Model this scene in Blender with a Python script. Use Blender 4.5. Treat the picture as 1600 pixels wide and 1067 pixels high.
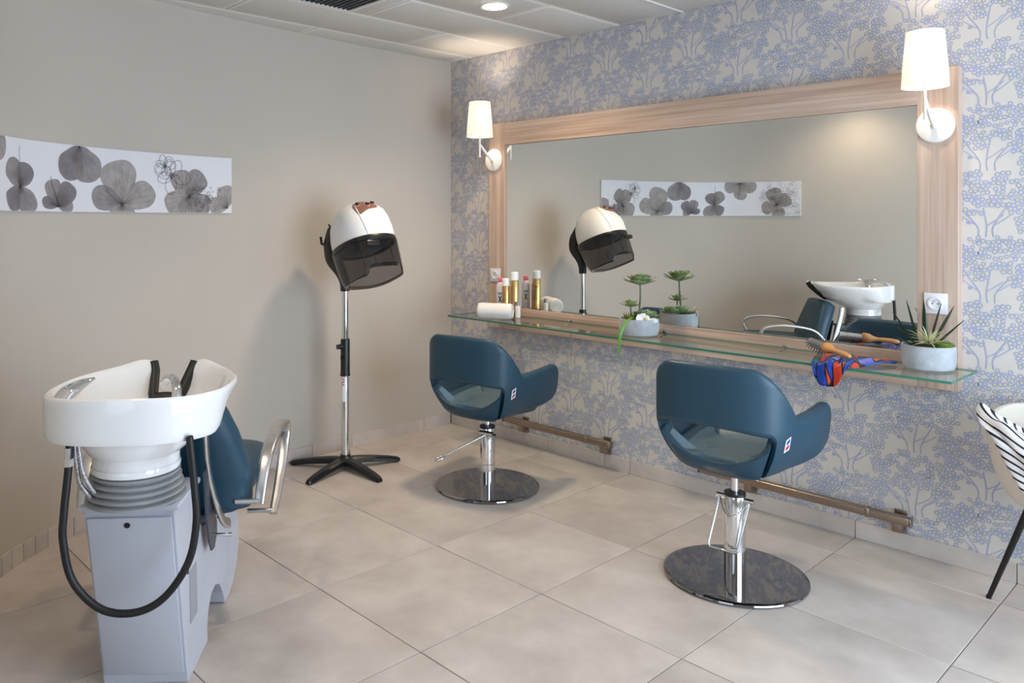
import bpy, bmesh, math, random
from math import sin, cos, pi, radians, sqrt, atan2, hypot
from mathutils import Vector, Matrix

SC = bpy.context.scene
COL = SC.collection
for o in list(bpy.data.objects):
    bpy.data.objects.remove(o)

# ------------------------------------------------------------------ camera
cam_data = bpy.data.cameras.new('camera')
cam = bpy.data.objects.new('camera', cam_data)
COL.objects.link(cam)
cam.location = (3.775, -3.72, 1.421)
cam.rotation_euler = (radians(90), 0, radians(47.62))
cam_data.sensor_fit = 'HORIZONTAL'
cam_data.sensor_width = 36
cam_data.lens = 27.616
cam_data.shift_x = 0.06066
cam_data.shift_y = -0.1184
cam_data.clip_start = 0.05
SC.camera = cam

# ------------------------------------------------------------------ world, exposure
W = bpy.data.worlds.new('daylight')
SC.world = W
W.use_nodes = True
bg = W.node_tree.nodes['Background']
bg.inputs[0].default_value = (0.74, 0.84, 1.0, 1)
bg.inputs[1].default_value = 1.0
VS = SC.view_settings
VS.view_transform = 'Standard'
VS.look = 'None'
VS.exposure = 0.40
VS.gamma = 1.0
VS.use_curve_mapping = False
SC.cycles.max_bounces = 10
SC.cycles.transparent_max_bounces = 16
SC.cycles.caustics_reflective = True
SC.cycles.blur_glossy = 0.6
SC.cycles.sample_clamp_indirect = 5.0
SC.cycles.caustics_refractive = False


def area_light(name, loc, target, sx, sy, power, color):
    d = bpy.data.lights.new(name, 'AREA')
    d.shape = 'RECTANGLE'
    d.size, d.size_y = sx, sy
    d.energy = power
    d.color = color
    o = bpy.data.objects.new(name, d)
    COL.objects.link(o)
    o.location = loc
    o.rotation_euler = (Vector(target) - Vector(loc)).to_track_quat('-Z', 'Y').to_euler()
    return o


# daylight entering by the two glazed openings behind and to the right of the viewer
area_light('window_daylight', (4.93, -1.50, 1.12), (0, -1.50, 1.12), 2.3, 1.9, 84, (0.68, 0.83, 1.0))
area_light('window_daylight', (3.65, -5.90, 1.12), (3.65, 0, 1.12), 2.0, 1.9, 7, (0.80, 0.90, 1.0))

# ------------------------------------------------------------------ helpers
rnd = random.Random(7)


def lin(c):
    c = c / 255.0
    return c / 12.92 if c <= 0.04045 else ((c + 0.055) / 1.055) ** 2.4


def rgb(r, g, b):
    return (lin(r), lin(g), lin(b), 1.0)


def new_mat(name):
    m = bpy.data.materials.new(name)
    m.use_nodes = True
    return m, m.node_tree, m.node_tree.nodes['Principled BSDF']


def mat(name, color, rough=0.5, metal=0.0, var=0.0, vscale=6.0, bump=0.0, bscale=80.0, spec=0.5, coat=0.0, sheen=0.0):
    m, nt, b = new_mat(name)
    b.inputs['Base Color'].default_value = color
    b.inputs['Roughness'].default_value = rough
    b.inputs['Metallic'].default_value = metal
    b.inputs['Specular IOR Level'].default_value = spec
    if coat:
        b.inputs['Coat Weight'].default_value = coat
        b.inputs['Coat Roughness'].default_value = 0.05
    if sheen:
        b.inputs['Sheen Weight'].default_value = sheen
    tc = nt.nodes.new('ShaderNodeTexCoord')
    if var:
        n = nt.nodes.new('ShaderNodeTexNoise')
        n.inputs['Scale'].default_value = vscale
        n.inputs['Detail'].default_value = 5
        nt.links.new(tc.outputs['Object'], n.inputs['Vector'])
        r = nt.nodes.new('ShaderNodeValToRGB')
        r.color_ramp.elements[0].position = 0.3
        r.color_ramp.elements[1].position = 0.7
        r.color_ramp.elements[0].color = tuple(max(0, c * (1 - var)) for c in color[:3]) + (1,)
        r.color_ramp.elements[1].color = tuple(min(1, c * (1 + var)) for c in color[:3]) + (1,)
        nt.links.new(n.outputs['Fac'], r.inputs['Fac'])
        nt.links.new(r.outputs['Color'], b.inputs['Base Color'])
    if bump:
        n2 = nt.nodes.new('ShaderNodeTexNoise')
        n2.inputs['Scale'].default_value = bscale
        n2.inputs['Detail'].default_value = 3
        nt.links.new(tc.outputs['Object'], n2.inputs['Vector'])
        bp = nt.nodes.new('ShaderNodeBump')
        bp.inputs['Strength'].default_value = bump
        bp.inputs['Distance'].default_value = 0.004
        nt.links.new(n2.outputs['Fac'], bp.inputs['Height'])
        nt.links.new(bp.outputs['Normal'], b.inputs['Normal'])
    return m


def oak(name, axis):
    m, nt, b = new_mat(name)
    tc = nt.nodes.new('ShaderNodeTexCoord')
    mp = nt.nodes.new('ShaderNodeMapping')
    sc = [70.0, 70.0, 70.0]
    sc[axis] = 1.6
    mp.inputs['Scale'].default_value = sc
    nt.links.new(tc.outputs['Object'], mp.inputs['Vector'])
    n = nt.nodes.new('ShaderNodeTexNoise')
    n.inputs['Scale'].default_value = 1.0
    n.inputs['Detail'].default_value = 6
    n.inputs['Distortion'].default_value = 0.6
    nt.links.new(mp.outputs['Vector'], n.inputs['Vector'])
    mp2 = nt.nodes.new('ShaderNodeMapping')
    sc2 = [14.0, 14.0, 14.0]
    sc2[axis] = 0.5
    mp2.inputs['Scale'].default_value = sc2
    nt.links.new(tc.outputs['Object'], mp2.inputs['Vector'])
    n2 = nt.nodes.new('ShaderNodeTexNoise')
    n2.inputs['Scale'].default_value = 1.0
    n2.inputs['Detail'].default_value = 2
    nt.links.new(mp2.outputs['Vector'], n2.inputs['Vector'])
    mx = nt.nodes.new('ShaderNodeMix')
    mx.data_type = 'FLOAT'
    mx.inputs[0].default_value = 0.5
    nt.links.new(n.outputs['Fac'], mx.inputs[2])
    nt.links.new(n2.outputs['Fac'], mx.inputs[3])
    r = nt.nodes.new('ShaderNodeValToRGB')
    e = r.color_ramp.elements
    e[0].position, e[0].color = 0.33, rgb(158, 131, 114)
    e[1].position, e[1].color = 0.66, rgb(208, 186, 169)
    k = e.new(0.5)
    k.color = rgb(189, 163, 144)
    nt.links.new(mx.outputs[0], r.inputs['Fac'])
    nt.links.new(r.outputs['Color'], b.inputs['Base Color'])
    b.inputs['Roughness'].default_value = 0.5
    return m


def thin_glass(name, tint, edge_fac=1.0, rough=0.0):
    m = bpy.data.materials.new(name)
    m.use_nodes = True
    nt = m.node_tree
    nt.nodes.clear()
    out = nt.nodes.new('ShaderNodeOutputMaterial')
    tr = nt.nodes.new('ShaderNodeBsdfTransparent')
    tr.inputs[0].default_value = tint
    gl = nt.nodes.new('ShaderNodeBsdfGlossy')
    gl.inputs['Roughness'].default_value = rough
    fr = nt.nodes.new('ShaderNodeFresnel')
    fr.inputs[0].default_value = 1.45
    mul = nt.nodes.new('ShaderNodeMath')
    mul.operation = 'MULTIPLY'
    mul.inputs[1].default_value = edge_fac
    geo = nt.nodes.new('ShaderNodeNewGeometry')
    inv = nt.nodes.new('ShaderNodeMath')
    inv.operation = 'SUBTRACT'
    inv.inputs[0].default_value = 1.0
    nt.links.new(geo.outputs['Backfacing'], inv.inputs[1])
    m0 = nt.nodes.new('ShaderNodeMath')
    m0.operation = 'MULTIPLY'
    nt.links.new(fr.outputs[0], m0.inputs[0])
    nt.links.new(inv.outputs[0], m0.inputs[1])
    nt.links.new(m0.outputs[0], mul.inputs[0])
    mx = nt.nodes.new('ShaderNodeMixShader')
    nt.links.new(mul.outputs[0], mx.inputs[0])
    nt.links.new(tr.outputs[0], mx.inputs[1])
    nt.links.new(gl.outputs[0], mx.inputs[2])
    nt.links.new(mx.outputs[0], out.inputs[0])
    return m


def print_mat(name, color, alpha=1.0, var=0.15, vscale=25.0):
    """flat translucent ink"""
    m, nt, b = new_mat(name)
    tc = nt.nodes.new('ShaderNodeTexCoord')
    n = nt.nodes.new('ShaderNodeTexNoise')
    n.inputs['Scale'].default_value = vscale
    n.inputs['Detail'].default_value = 6
    nt.links.new(tc.outputs['Object'], n.inputs['Vector'])
    r = nt.nodes.new('ShaderNodeValToRGB')
    r.color_ramp.elements[0].position = 0.35
    r.color_ramp.elements[1].position = 0.65
    r.color_ramp.elements[0].color = tuple(c * (1 - var) for c in color[:3]) + (1,)
    r.color_ramp.elements[1].color = tuple(min(1, c * (1 + var)) for c in color[:3]) + (1,)
    nt.links.new(n.outputs['Fac'], r.inputs['Fac'])
    nt.links.new(r.outputs['Color'], b.inputs['Base Color'])
    b.inputs['Roughness'].default_value = 0.6
    b.inputs['Alpha'].default_value = alpha
    return m


class MB:
    """collects geometry for one mesh object"""

    def __init__(self):
        self.v, self.f, self.mi = [], [], []

    def add(self, verts, faces, mi=0, M=None):
        k = len(self.v)
        for p in verts:
            p = Vector(p)
            self.v.append(tuple(M @ p) if M is not None else tuple(p))
        for f in faces:
            self.f.append([i + k for i in f])
            self.mi.append(mi)
        return self

    def box(self, lo, hi, bev=0.0, mi=0, M=None, seg=2):
        bm = bmesh.new()
        bmesh.ops.create_cube(bm, size=1)
        c = [(a + b) / 2 for a, b in zip(lo, hi)]
        s = [abs(b - a) for a, b in zip(lo, hi)]
        for v in bm.verts:
            v.co = Vector((c[0] + v.co.x * s[0], c[1] + v.co.y * s[1], c[2] + v.co.z * s[2]))
        if bev:
            bmesh.ops.bevel(bm, geom=bm.edges[:], offset=min(bev, min(s) * 0.49), segments=seg, affect='EDGES', profile=0.5)
        bm.verts.ensure_lookup_table()
        self.add([v.co.copy() for v in bm.verts], [[v.index for v in f.verts] for f in bm.faces], mi, M)
        bm.free()
        return self

    def loft(self, rings, closed=True, cap0=True, cap1=True, mi=0, M=None):
        n = len(rings[0])
        vs = [p for r in rings for p in r]
        fs = []
        for a in range(len(rings) - 1):
            for i in range(n if closed else n - 1):
                j = (i + 1) % n
                fs.append([a * n + i, a * n + j, (a + 1) * n + j, (a + 1) * n + i])
        if cap0:
            fs.append(list(range(n))[::-1])
        if cap1:
            fs.append([(len(rings) - 1) * n + i for i in range(n)])
        return self.add(vs, fs, mi, M)

    def lathe(self, prof, n=32, center=(0, 0, 0), mi=0, M=None, cap0=True, cap1=True):
        rings = [[(center[0] + r * cos(2 * pi * i / n), center[1] + r * sin(2 * pi * i / n), center[2] + z) for i in range(n)] for r, z in prof]
        return self.loft(rings, True, cap0, cap1, mi, M)

    def tube(self, pts, r, n=12, mi=0, M=None, flat=None, cap=True, up=None):
        """tube along points; r scalar or list; flat=(a,b) gives an elliptical/rect section"""
        pts = [Vector(p) for p in pts]
        m = len(pts)
        rs = r if isinstance(r, (list, tuple)) else [r] * m
        rings = []
        prev = None
        for i, p in enumerate(pts):
            if i == 0:
                t = pts[1] - p
            elif i == m - 1:
                t = p - pts[-2]
            else:
                t = (pts[i + 1] - p).normalized() + (p - pts[i - 1]).normalized()
            t.normalize()
            if prev is None:
                ref = Vector(up) if up else (Vector((0, 0, 1)) if abs(t.z) < 0.9 else Vector((1, 0, 0)))
                a = ref - t * ref.dot(t)
            else:
                a = prev - t * prev.dot(t)
            a.normalize()
            prev = a
            b = t.cross(a)
            ring = []
            for k in range(n):
                th = 2 * pi * k / n
                if flat:
                    ca, sa = cos(th), sin(th)
                    e = 0.5
                    ca = math.copysign(abs(ca) ** e, ca)
                    sa = math.copysign(abs(sa) ** e, sa)
                    q = a * (flat[0] * rs[i] * ca) + b * (flat[1] * rs[i] * sa)
                else:
                    q = (a * cos(th) + b * sin(th)) * rs[i]
                ring.append(p + q)
            rings.append(ring)
        return self.loft(rings, True, cap, cap, mi, M)

    def cyl(self, p0, p1, r, n=20, mi=0, M=None):
        return self.tube([p0, p1], r, n, mi, M)

    def sphere(self, c, r, nu=16, nv=10, mi=0, sx=1, sy=1, sz=1, M=None):
        rings = []
        for j in range(1, nv):
            th = pi * j / nv
            rings.append([(c[0] + r * sx * sin(th) * cos(2 * pi * i / nu), c[1] + r * sy * sin(th) * sin(2 * pi * i / nu), c[2] - r * sz * cos(th)) for i in range(nu)])
        return self.loft(rings, True, True, True, mi, M)

    def build(self, name, mats, parent=None, smooth=True, angle=38, kind=None):
        me = bpy.data.meshes.new(name)
        me.from_pydata([tuple(p) for p in self.v], [], self.f)
        for m in (mats if isinstance(mats, (list, tuple)) else [mats]):
            me.materials.append(m)
        if any(self.mi):
            me.polygons.foreach_set('material_index', self.mi)
        bm = bmesh.new()
        bm.from_mesh(me)
        bmesh.ops.recalc_face_normals(bm, faces=bm.faces[:])
        bm.to_mesh(me)
        bm.free()
        if smooth:
            me.polygons.foreach_set('use_smooth', [True] * len(me.polygons))
            me.set_sharp_from_angle(angle=radians(angle))
        me.update()
        o = bpy.data.objects.new(name, me)
        COL.objects.link(o)
        if parent is not None:
            o.parent = parent
        if kind:
            o['kind'] = kind
        return o


def thing(name, label, cat, loc=(0, 0, 0), rotz=0.0, group=None):
    o = bpy.data.objects.new(name, None)
    o.empty_display_size = 0.1
    COL.objects.link(o)
    o.location = loc
    o.rotation_euler = (0, 0, rotz)
    return tag(o, label, cat, group)


def tag(o, label, cat, group=None):
    o['label'] = label
    o['category'] = cat
    if group:
        o['group'] = group
    return o


def struct(o):
    o['kind'] = 'structure'
    return o


def inst(o, name, loc, parent, rot=(0, 0, 0), scale=(1, 1, 1)):
    c = bpy.data.objects.new(name, o.data)
    COL.objects.link(c)
    c.location, c.rotation_euler, c.scale = loc, rot, scale
    c.parent = parent
    return c


def catmull(pts, n=8):
    P = [Vector(p) for p in pts]
    P = [P[0] * 2 - P[1]] + P + [P[-1] * 2 - P[-2]]
    out = []
    for i in range(1, len(P) - 2):
        a, b, c, d = P[i - 1], P[i], P[i + 1], P[i + 2]
        for k in range(n):
            t = k / n
            out.append(0.5 * ((2 * b) + (c - a) * t + (2 * a - 5 * b + 4 * c - d) * t * t + (3 * b - a - 3 * c + d) * t ** 3))
    out.append(P[-2])
    return out


def sstep(a, b, x):
    if a == b:
        return 1.0 if x >= a else 0.0
    t = min(1, max(0, (x - a) / (b - a)))
    return t * t * (3 - 2 * t)


def interp(tab, x):
    if x <= tab[0][0]:
        return tab[0][1]
    for (a, u), (b, v) in zip(tab, tab[1:]):
        if x <= b:
            return u + (v - u) * (x - a) / (b - a)
    return tab[-1][1]


# ------------------------------------------------------------------ materials
def tile_material():
    m, nt, b = new_mat('stone_tile')
    tc = nt.nodes.new('ShaderNodeTexCoord')
    oi = nt.nodes.new('ShaderNodeObjectInfo')
    add = nt.nodes.new('ShaderNodeVectorMath')
    add.operation = 'MULTIPLY_ADD'
    cx = nt.nodes.new('ShaderNodeCombineXYZ')
    for k in range(3):
        nt.links.new(oi.outputs['Random'], cx.inputs[k])
    add.inputs[1].default_value = (37, 53, 11)
    nt.links.new(cx.outputs[0], add.inputs[0])
    nt.links.new(tc.outputs['Object'], add.inputs[2])
    n = nt.nodes.new('ShaderNodeTexNoise')
    n.inputs['Scale'].default_value = 3.2
    n.inputs['Detail'].default_value = 8
    n.inputs['Roughness'].default_value = 0.62
    nt.links.new(add.outputs[0], n.inputs['Vector'])
    r = nt.nodes.new('ShaderNodeValToRGB')
    r.color_ramp.elements[0].position = 0.32
    r.color_ramp.elements[1].position = 0.68
    r.color_ramp.elements[0].color = rgb(178, 167, 159)
    r.color_ramp.elements[1].color = rgb(206, 196, 188)
    nt.links.new(n.outputs['Fac'], r.inputs['Fac'])
    nt.links.new(r.outputs['Color'], b.inputs['Base Color'])
    rr = nt.nodes.new('ShaderNodeMapRange')
    rr.inputs[3].default_value = 0.36
    rr.inputs[4].default_value = 0.52
    nt.links.new(n.outputs['Fac'], rr.inputs[0])
    nt.links.new(rr.outputs[0], b.inputs['Roughness'])
    return m


def perforated():
    m, nt, b = new_mat('perforated_panel')
    tc = nt.nodes.new('ShaderNodeTexCoord')
    sx = nt.nodes.new('ShaderNodeSeparateXYZ')
    nt.links.new(tc.outputs['Object'], sx.inputs[0])
    ds = []
    for k in range(2):
        mu = nt.nodes.new('ShaderNodeMath'); mu.operation = 'MULTIPLY'; mu.inputs[1].default_value = 1 / 0.0125
        nt.links.new(sx.outputs[k], mu.inputs[0])
        fr = nt.nodes.new('ShaderNodeMath'); fr.operation = 'FRACT'
        nt.links.new(mu.outputs[0], fr.inputs[0])
        sb = nt.nodes.new('ShaderNodeMath'); sb.operation = 'SUBTRACT'; sb.inputs[1].default_value = 0.5
        nt.links.new(fr.outputs[0], sb.inputs[0])
        pw = nt.nodes.new('ShaderNodeMath'); pw.operation = 'MULTIPLY'
        nt.links.new(sb.outputs[0], pw.inputs[0]); nt.links.new(sb.outputs[0], pw.inputs[1])
        ds.append(pw)
    ad = nt.nodes.new('ShaderNodeMath'); ad.operation = 'ADD'
    nt.links.new(ds[0].outputs[0], ad.inputs[0]); nt.links.new(ds[1].outputs[0], ad.inputs[1])
    hole = nt.nodes.new('ShaderNodeMath'); hole.operation = 'LESS_THAN'; hole.inputs[1].default_value = 0.06
    nt.links.new(ad.outputs[0], hole.inputs[0])
    # plain margin round the perforated field (panel is 0.394 x 1.194)
    lims = []
    for k, lim in ((0, 0.175), (1, 0.575)):
        ab = nt.nodes.new('ShaderNodeMath'); ab.operation = 'ABSOLUTE'
        nt.links.new(sx.outputs[k], ab.inputs[0])
        lt = nt.nodes.new('ShaderNodeMath'); lt.operation = 'LESS_THAN'; lt.inputs[1].default_value = lim
        nt.links.new(ab.outputs[0], lt.inputs[0])
        lims.append(lt)
    m1 = nt.nodes.new('ShaderNodeMath'); m1.operation = 'MULTIPLY'
    nt.links.new(lims[0].outputs[0], m1.inputs[0]); nt.links.new(lims[1].outputs[0], m1.inputs[1])
    m2 = nt.nodes.new('ShaderNodeMath'); m2.operation = 'MULTIPLY'
    nt.links.new(m1.outputs[0], m2.inputs[0]); nt.links.new(hole.outputs[0], m2.inputs[1])
    mx = nt.nodes.new('ShaderNodeMix'); mx.data_type = 'RGBA'
    mx.inputs[6].default_value = rgb(226, 222, 216)
    mx.inputs[7].default_value = rgb(96, 94, 92)
    nt.links.new(m2.outputs[0], mx.inputs[0])
    nt.links.new(mx.outputs[2], b.inputs['Base Color'])
    b.inputs['Roughness'].default_value = 0.5
    return m


M_TILE = tile_material()
M_GROUT = mat('grout', rgb(120, 108, 98), 0.9)
M_WALL = mat('beige_paint', rgb(190, 181, 170), 0.7, var=0.02, vscale=2, spec=0.3)
M_PAPER = mat('wallpaper_ground', rgb(206, 199, 191), 0.75, var=0.03, vscale=3, spec=0.25)
M_INK = mat('wallpaper_lilac', rgb(163, 166, 189), 0.75, var=0.05, vscale=10, spec=0.25)
M_DOT = mat('wallpaper_dot', rgb(206, 202, 186), 0.75, var=0.03, spec=0.25)
M_YEL = mat('wallpaper_yellow', rgb(212, 208, 142), 0.75, var=0.04, spec=0.25)
M_CEIL = mat('white_ceiling', rgb(226, 224, 220), 0.7, var=0.01, vscale=3, spec=0.3)
M_PERF = perforated()
M_OAKH = oak('oak_horizontal', 0)
M_OAKV = oak('oak_vertical', 2)
M_MIRROR = mat('mirror_silver', (0.86, 0.88, 0.86, 1), 0.0, 1.0)
M_CHROME = mat('chrome', (0.78, 0.79, 0.80, 1), 0.06, 1.0)
M_STEEL = mat('polished_dark_steel', (0.33, 0.325, 0.33, 1), 0.045, 1.0)
M_ALU = mat('brushed_aluminium', (0.66, 0.655, 0.65, 1), 0.28, 1.0, var=0.05, vscale=30)
M_BRONZE = mat('bronze_anodised', (0.36, 0.285, 0.225, 1), 0.3, 1.0, var=0.05, vscale=20)
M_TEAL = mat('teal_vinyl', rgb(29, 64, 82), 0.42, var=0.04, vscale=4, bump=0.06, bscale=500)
M_TEALLIT = mat('teal_vinyl_lit', rgb(84, 108, 120), 0.4, var=0.04, vscale=4, bump=0.06, bscale=500)  # same vinyl as the shell, with light and sheen on the seat painted in
M_WHITE = mat('white_ceramic', rgb(236, 236, 236), 0.12, coat=0.6, var=0.005)
M_WPLAST = mat('white_plastic', rgb(234, 234, 232), 0.3, var=0.01)
M_LAMPW = mat('white_lacquer', rgb(230, 226, 220), 0.4, var=0.01)
M_BLACK = mat('black_plastic', rgb(17, 17, 18), 0.34, var=0.1)
M_RUBBER = mat('black_rubber', rgb(14, 14, 16), 0.5, var=0.1)
M_CAB = mat('light_grey_laminate', rgb(184, 187, 197), 0.34, var=0.012, vscale=3)
M_CABD = mat('grey_laminate_inset', rgb(150, 152, 160), 0.4, var=0.02)
M_BELLOWS = mat('grey_rubber_bellows', rgb(146, 147, 149), 0.5, var=0.02)
M_BRACKET = mat('dark_grey_steel', rgb(78, 86, 98), 0.35, 0.6, var=0.03)
M_GLASS = thin_glass('clear_shelf_glass', (0.90, 0.955, 0.93, 1), 1.0)
M_GEDGE = mat('green_glass_edge', rgb(62, 120, 100), 0.12, var=0.1, vscale=9)
M_VISOR = thin_glass('smoked_visor', (0.29, 0.275, 0.28, 1), 1.4, 0.03)
M_TOWEL = mat('white_terry', rgb(238, 234, 230), 0.95, bump=0.7, bscale=420, var=0.02, spec=0.1, sheen=0.3)
M_GOLD = mat('gold_can', (0.58, 0.385, 0.15, 1), 0.26, 0.9, var=0.2, vscale=14)
M_PINK = mat('pink_cap', rgb(232, 108, 140), 0.4, var=0.02)
M_BOTTLE = mat('pearl_white_bottle', rgb(222, 214, 218), 0.3, var=0.02)
M_INKDARK = mat('dark_label_print', rgb(28, 40, 52), 0.5, var=0.05)
M_INKBLUE = mat('blue_label_print', rgb(96, 150, 176), 0.5, var=0.05)
M_GREYCAP = mat('silver_grey_cap', rgb(128, 142, 154), 0.3, 0.5, var=0.03)
M_FROST = mat('frosted_glass_bottle', rgb(222, 216, 208), 0.25, var=0.02)
M_POT = mat('mottled_concrete_pot', rgb(168, 172, 176), 0.8, var=0.14, vscale=22, bump=0.3, bscale=60)
M_SOIL = mat('dark_moss_soil', rgb(62, 58, 34), 0.95, var=0.3, vscale=40, bump=0.6)
M_MOSS = mat('green_moss', rgb(92, 112, 30), 0.95, var=0.25, vscale=60, bump=0.8, bscale=150)
M_SUCC = mat('succulent_green', rgb(138, 164, 112), 0.5, var=0.2, vscale=25)
M_SUCCTIP = mat('succulent_purple_tip', rgb(122, 98, 84), 0.5, var=0.15, vscale=25)
M_SUCCPALE = mat('succulent_pale', rgb(164, 180, 140), 0.55, var=0.18, vscale=30)
M_YGREEN = mat('olive_sprig', rgb(140, 138, 62), 0.6, var=0.2, vscale=30)
M_BLADE = mat('bright_green_blade', rgb(86, 150, 38), 0.4, var=0.15, vscale=15)
M_STEM = mat('succulent_stem', rgb(98, 106, 84), 0.7, var=0.15, vscale=40)
M_PETAL = mat('white_petal', rgb(240, 238, 230), 0.5, var=0.02)
M_PETALY = mat('petal_throat', rgb(212, 186, 110), 0.5, var=0.1)
M_ALOE = mat('aloe_dark_green', rgb(48, 66, 42), 0.45, var=0.3, vscale=18)
M_AIRP = mat('pale_tillandsia', rgb(200, 200, 152), 0.6, var=0.15, vscale=30)
M_WOODH = mat('brush_handle_wood', rgb(206, 146, 88), 0.4, var=0.08, vscale=12)
M_BARREL = mat('ceramic_barrel', rgb(190, 192, 194), 0.3, 0.5, var=0.05)
M_BRISTLE = mat('brush_bristle', rgb(46, 42, 42), 0.5, var=0.2)
M_SHELLW = mat('cream_shell', rgb(226, 216, 202), 0.35, var=0.01)
M_TAGW = mat('white_woven_tag', rgb(236, 236, 240), 0.6, var=0.01)
M_TAGB = mat('tag_blue', rgb(38, 62, 140), 0.6, var=0.02)
M_TAGR = mat('tag_red', rgb(188, 44, 54), 0.6, var=0.02)
M_PANELR = mat('dryer_dial_plate', rgb(126, 92, 80), 0.35, var=0.1, vscale=30)
M_RINGO = mat('dryer_dial_ring', rgb(226, 150, 130), 0.4, var=0.02)
M_SOCKET = mat('socket_white', rgb(230, 228, 232), 0.3, var=0.01)
M_HOLE = mat('dark_hole', rgb(30, 28, 28), 0.6, var=0.1)
M_ARTW = mat('art_panel_white', rgb(222, 220, 224), 0.55, var=0.012, vscale=3)
M_PET1 = print_mat('petal_ink_grey', rgb(142, 134, 134), 0.66)
M_PET2 = print_mat('petal_ink_pale', rgb(166, 157, 151), 0.66)
M_PET3 = print_mat('petal_ink_mauve', rgb(126, 118, 122), 0.72)
M_VEIN = print_mat('vein_ink', rgb(62, 54, 58), 0.85)
M_BRAID = mat('braided_hose', (0.5, 0.48, 0.5, 1), 0.35, 0.8, var=0.5, vscale=160)
M_FRAME = mat('white_window_frame', rgb(232, 232, 232), 0.4, var=0.01)
M_PANE = thin_glass('window_pane', (0.97, 0.98, 0.98, 1), 1.0)


def emit(name, color, strength):
    m, nt, b = new_mat(name)
    b.inputs['Base Color'].default_value = (0.9, 0.9, 0.88, 1)
    b.inputs['Emission Color'].default_value = color
    b.inputs['Emission Strength'].default_value = strength
    return m


M_LED = emit('downlight_lens', (1.0, 0.86, 0.68, 1), 22.0)


def shade_mat():
    m = bpy.data.materials.new('opal_lamp_shade')
    m.use_nodes = True
    nt = m.node_tree
    nt.nodes.clear()
    out = nt.nodes.new('ShaderNodeOutputMaterial')
    df = nt.nodes.new('ShaderNodeBsdfDiffuse'); df.inputs[0].default_value = (0.85, 0.83, 0.80, 1)
    tl = nt.nodes.new('ShaderNodeBsdfTranslucent'); tl.inputs[0].default_value = (0.92, 0.90, 0.86, 1)
    em = nt.nodes.new('ShaderNodeEmission'); em.inputs[0].default_value = (1.0, 0.88, 0.74, 1); em.inputs[1].default_value = 0.12
    mx = nt.nodes.new('ShaderNodeMixShader'); mx.inputs[0].default_value = 0.38
    nt.links.new(df.outputs[0], mx.inputs[1]); nt.links.new(tl.outputs[0], mx.inputs[2])
    ad = nt.nodes.new('ShaderNodeAddShader')
    nt.links.new(mx.outputs[0], ad.inputs[0]); nt.links.new(em.outputs[0], ad.inputs[1])
    nt.links.new(ad.outputs[0], out.inputs[0])
    return m


M_SHADE = shade_mat()

# ------------------------------------------------------------------ the room
ZC = 2.53
TS = 0.6
YOFF = -4.415 * TS      # tile row j starts at Y = YOFF + j*0.6
WALLPTS = [(-.29, .10), (-.29, -.3), (-.288, -.6), (-.275, -.95), (-.25, -1.35), (-.215, -1.75), (-.165, -2.1), (-.07, -2.42),
           (.04, -2.66), (.15, -2.83), (.29, -2.965), (.5, -3.085), (.85, -3.215), (1.3, -3.35), (1.7, -3.47), (1.9, -3.54)]
WL = [Vector((p.x, p.y, 0)) for p in catmull([(x, y, 0) for x, y in WALLPTS], 10)]
WS = [0.0]
for a, b in zip(WL, WL[1:]):
    WS.append(WS[-1] + (b - a).length)


def wall_pt(s, off=0.0):
    """point on the curved wall at arc length s, pushed off mm into the room"""
    s = min(max(s, 0), WS[-1] - 1e-6)
    i = 0
    lo, hi = 0, len(WS) - 1
    while hi - lo > 1:
        m = (lo + hi) // 2
        if WS[m] <= s:
            lo = m
        else:
            hi = m
    i = lo
    t = (s - WS[i]) / (WS[i + 1] - WS[i])

    def nrm(k):
        a = WL[max(k - 1, 0)]
        b = WL[min(k + 1, len(WL) - 1)]
        d = (b - a).normalized()
        return Vector((-d.y, d.x, 0))
    n = (nrm(i) * (1 - t) + nrm(i + 1) * t).normalized()
    return WL[i].lerp(WL[i + 1], t) + n * off


# floor: grout bed + every tile
fb = MB().box((-0.6, -6.2, -0.12), (5.2, 0.1, -0.0025))
floor = struct(fb.build('floor', M_GROUT, smooth=False))
floor['label'] = 'beige stone tiled floor'
tile_cache = {}


def tile_mesh(w, d):
    key = (round(w, 3), round(d, 3))
    if key not in tile_cache:
        o = MB().box((-w / 2, -d / 2, -0.010), (w / 2, d / 2, 0.0), bev=0.0012, seg=1).build('floor_tile', M_TILE, floor)
        tile_cache[key] = o
        return o, True
    return tile_cache[key], False


J = 0.0016
for i in range(-1, 9):
    for j in range(-6, 5):
        x0, x1 = i * TS, (i + 1) * TS
        y0, y1 = YOFF + j * TS, YOFF + (j + 1) * TS
        x0, x1 = max(x0, -0.45), min(x1, 5.0)
        y0, y1 = max(y0, -6.0), min(y1, 0.0)
        if x1 - x0 < 0.05 or y1 - y0 < 0.05:
            continue
        if y1 < -4.1 and x1 < 1.5:
            continue
        o, first = tile_mesh(x1 - x0 - 2 * J, y1 - y0 - 2 * J)
        loc = ((x0 + x1) / 2, (y0 + y1) / 2, 0)
        if first:
            o.location = loc
        else:
            inst(o, 'floor_tile', loc, floor)

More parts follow.
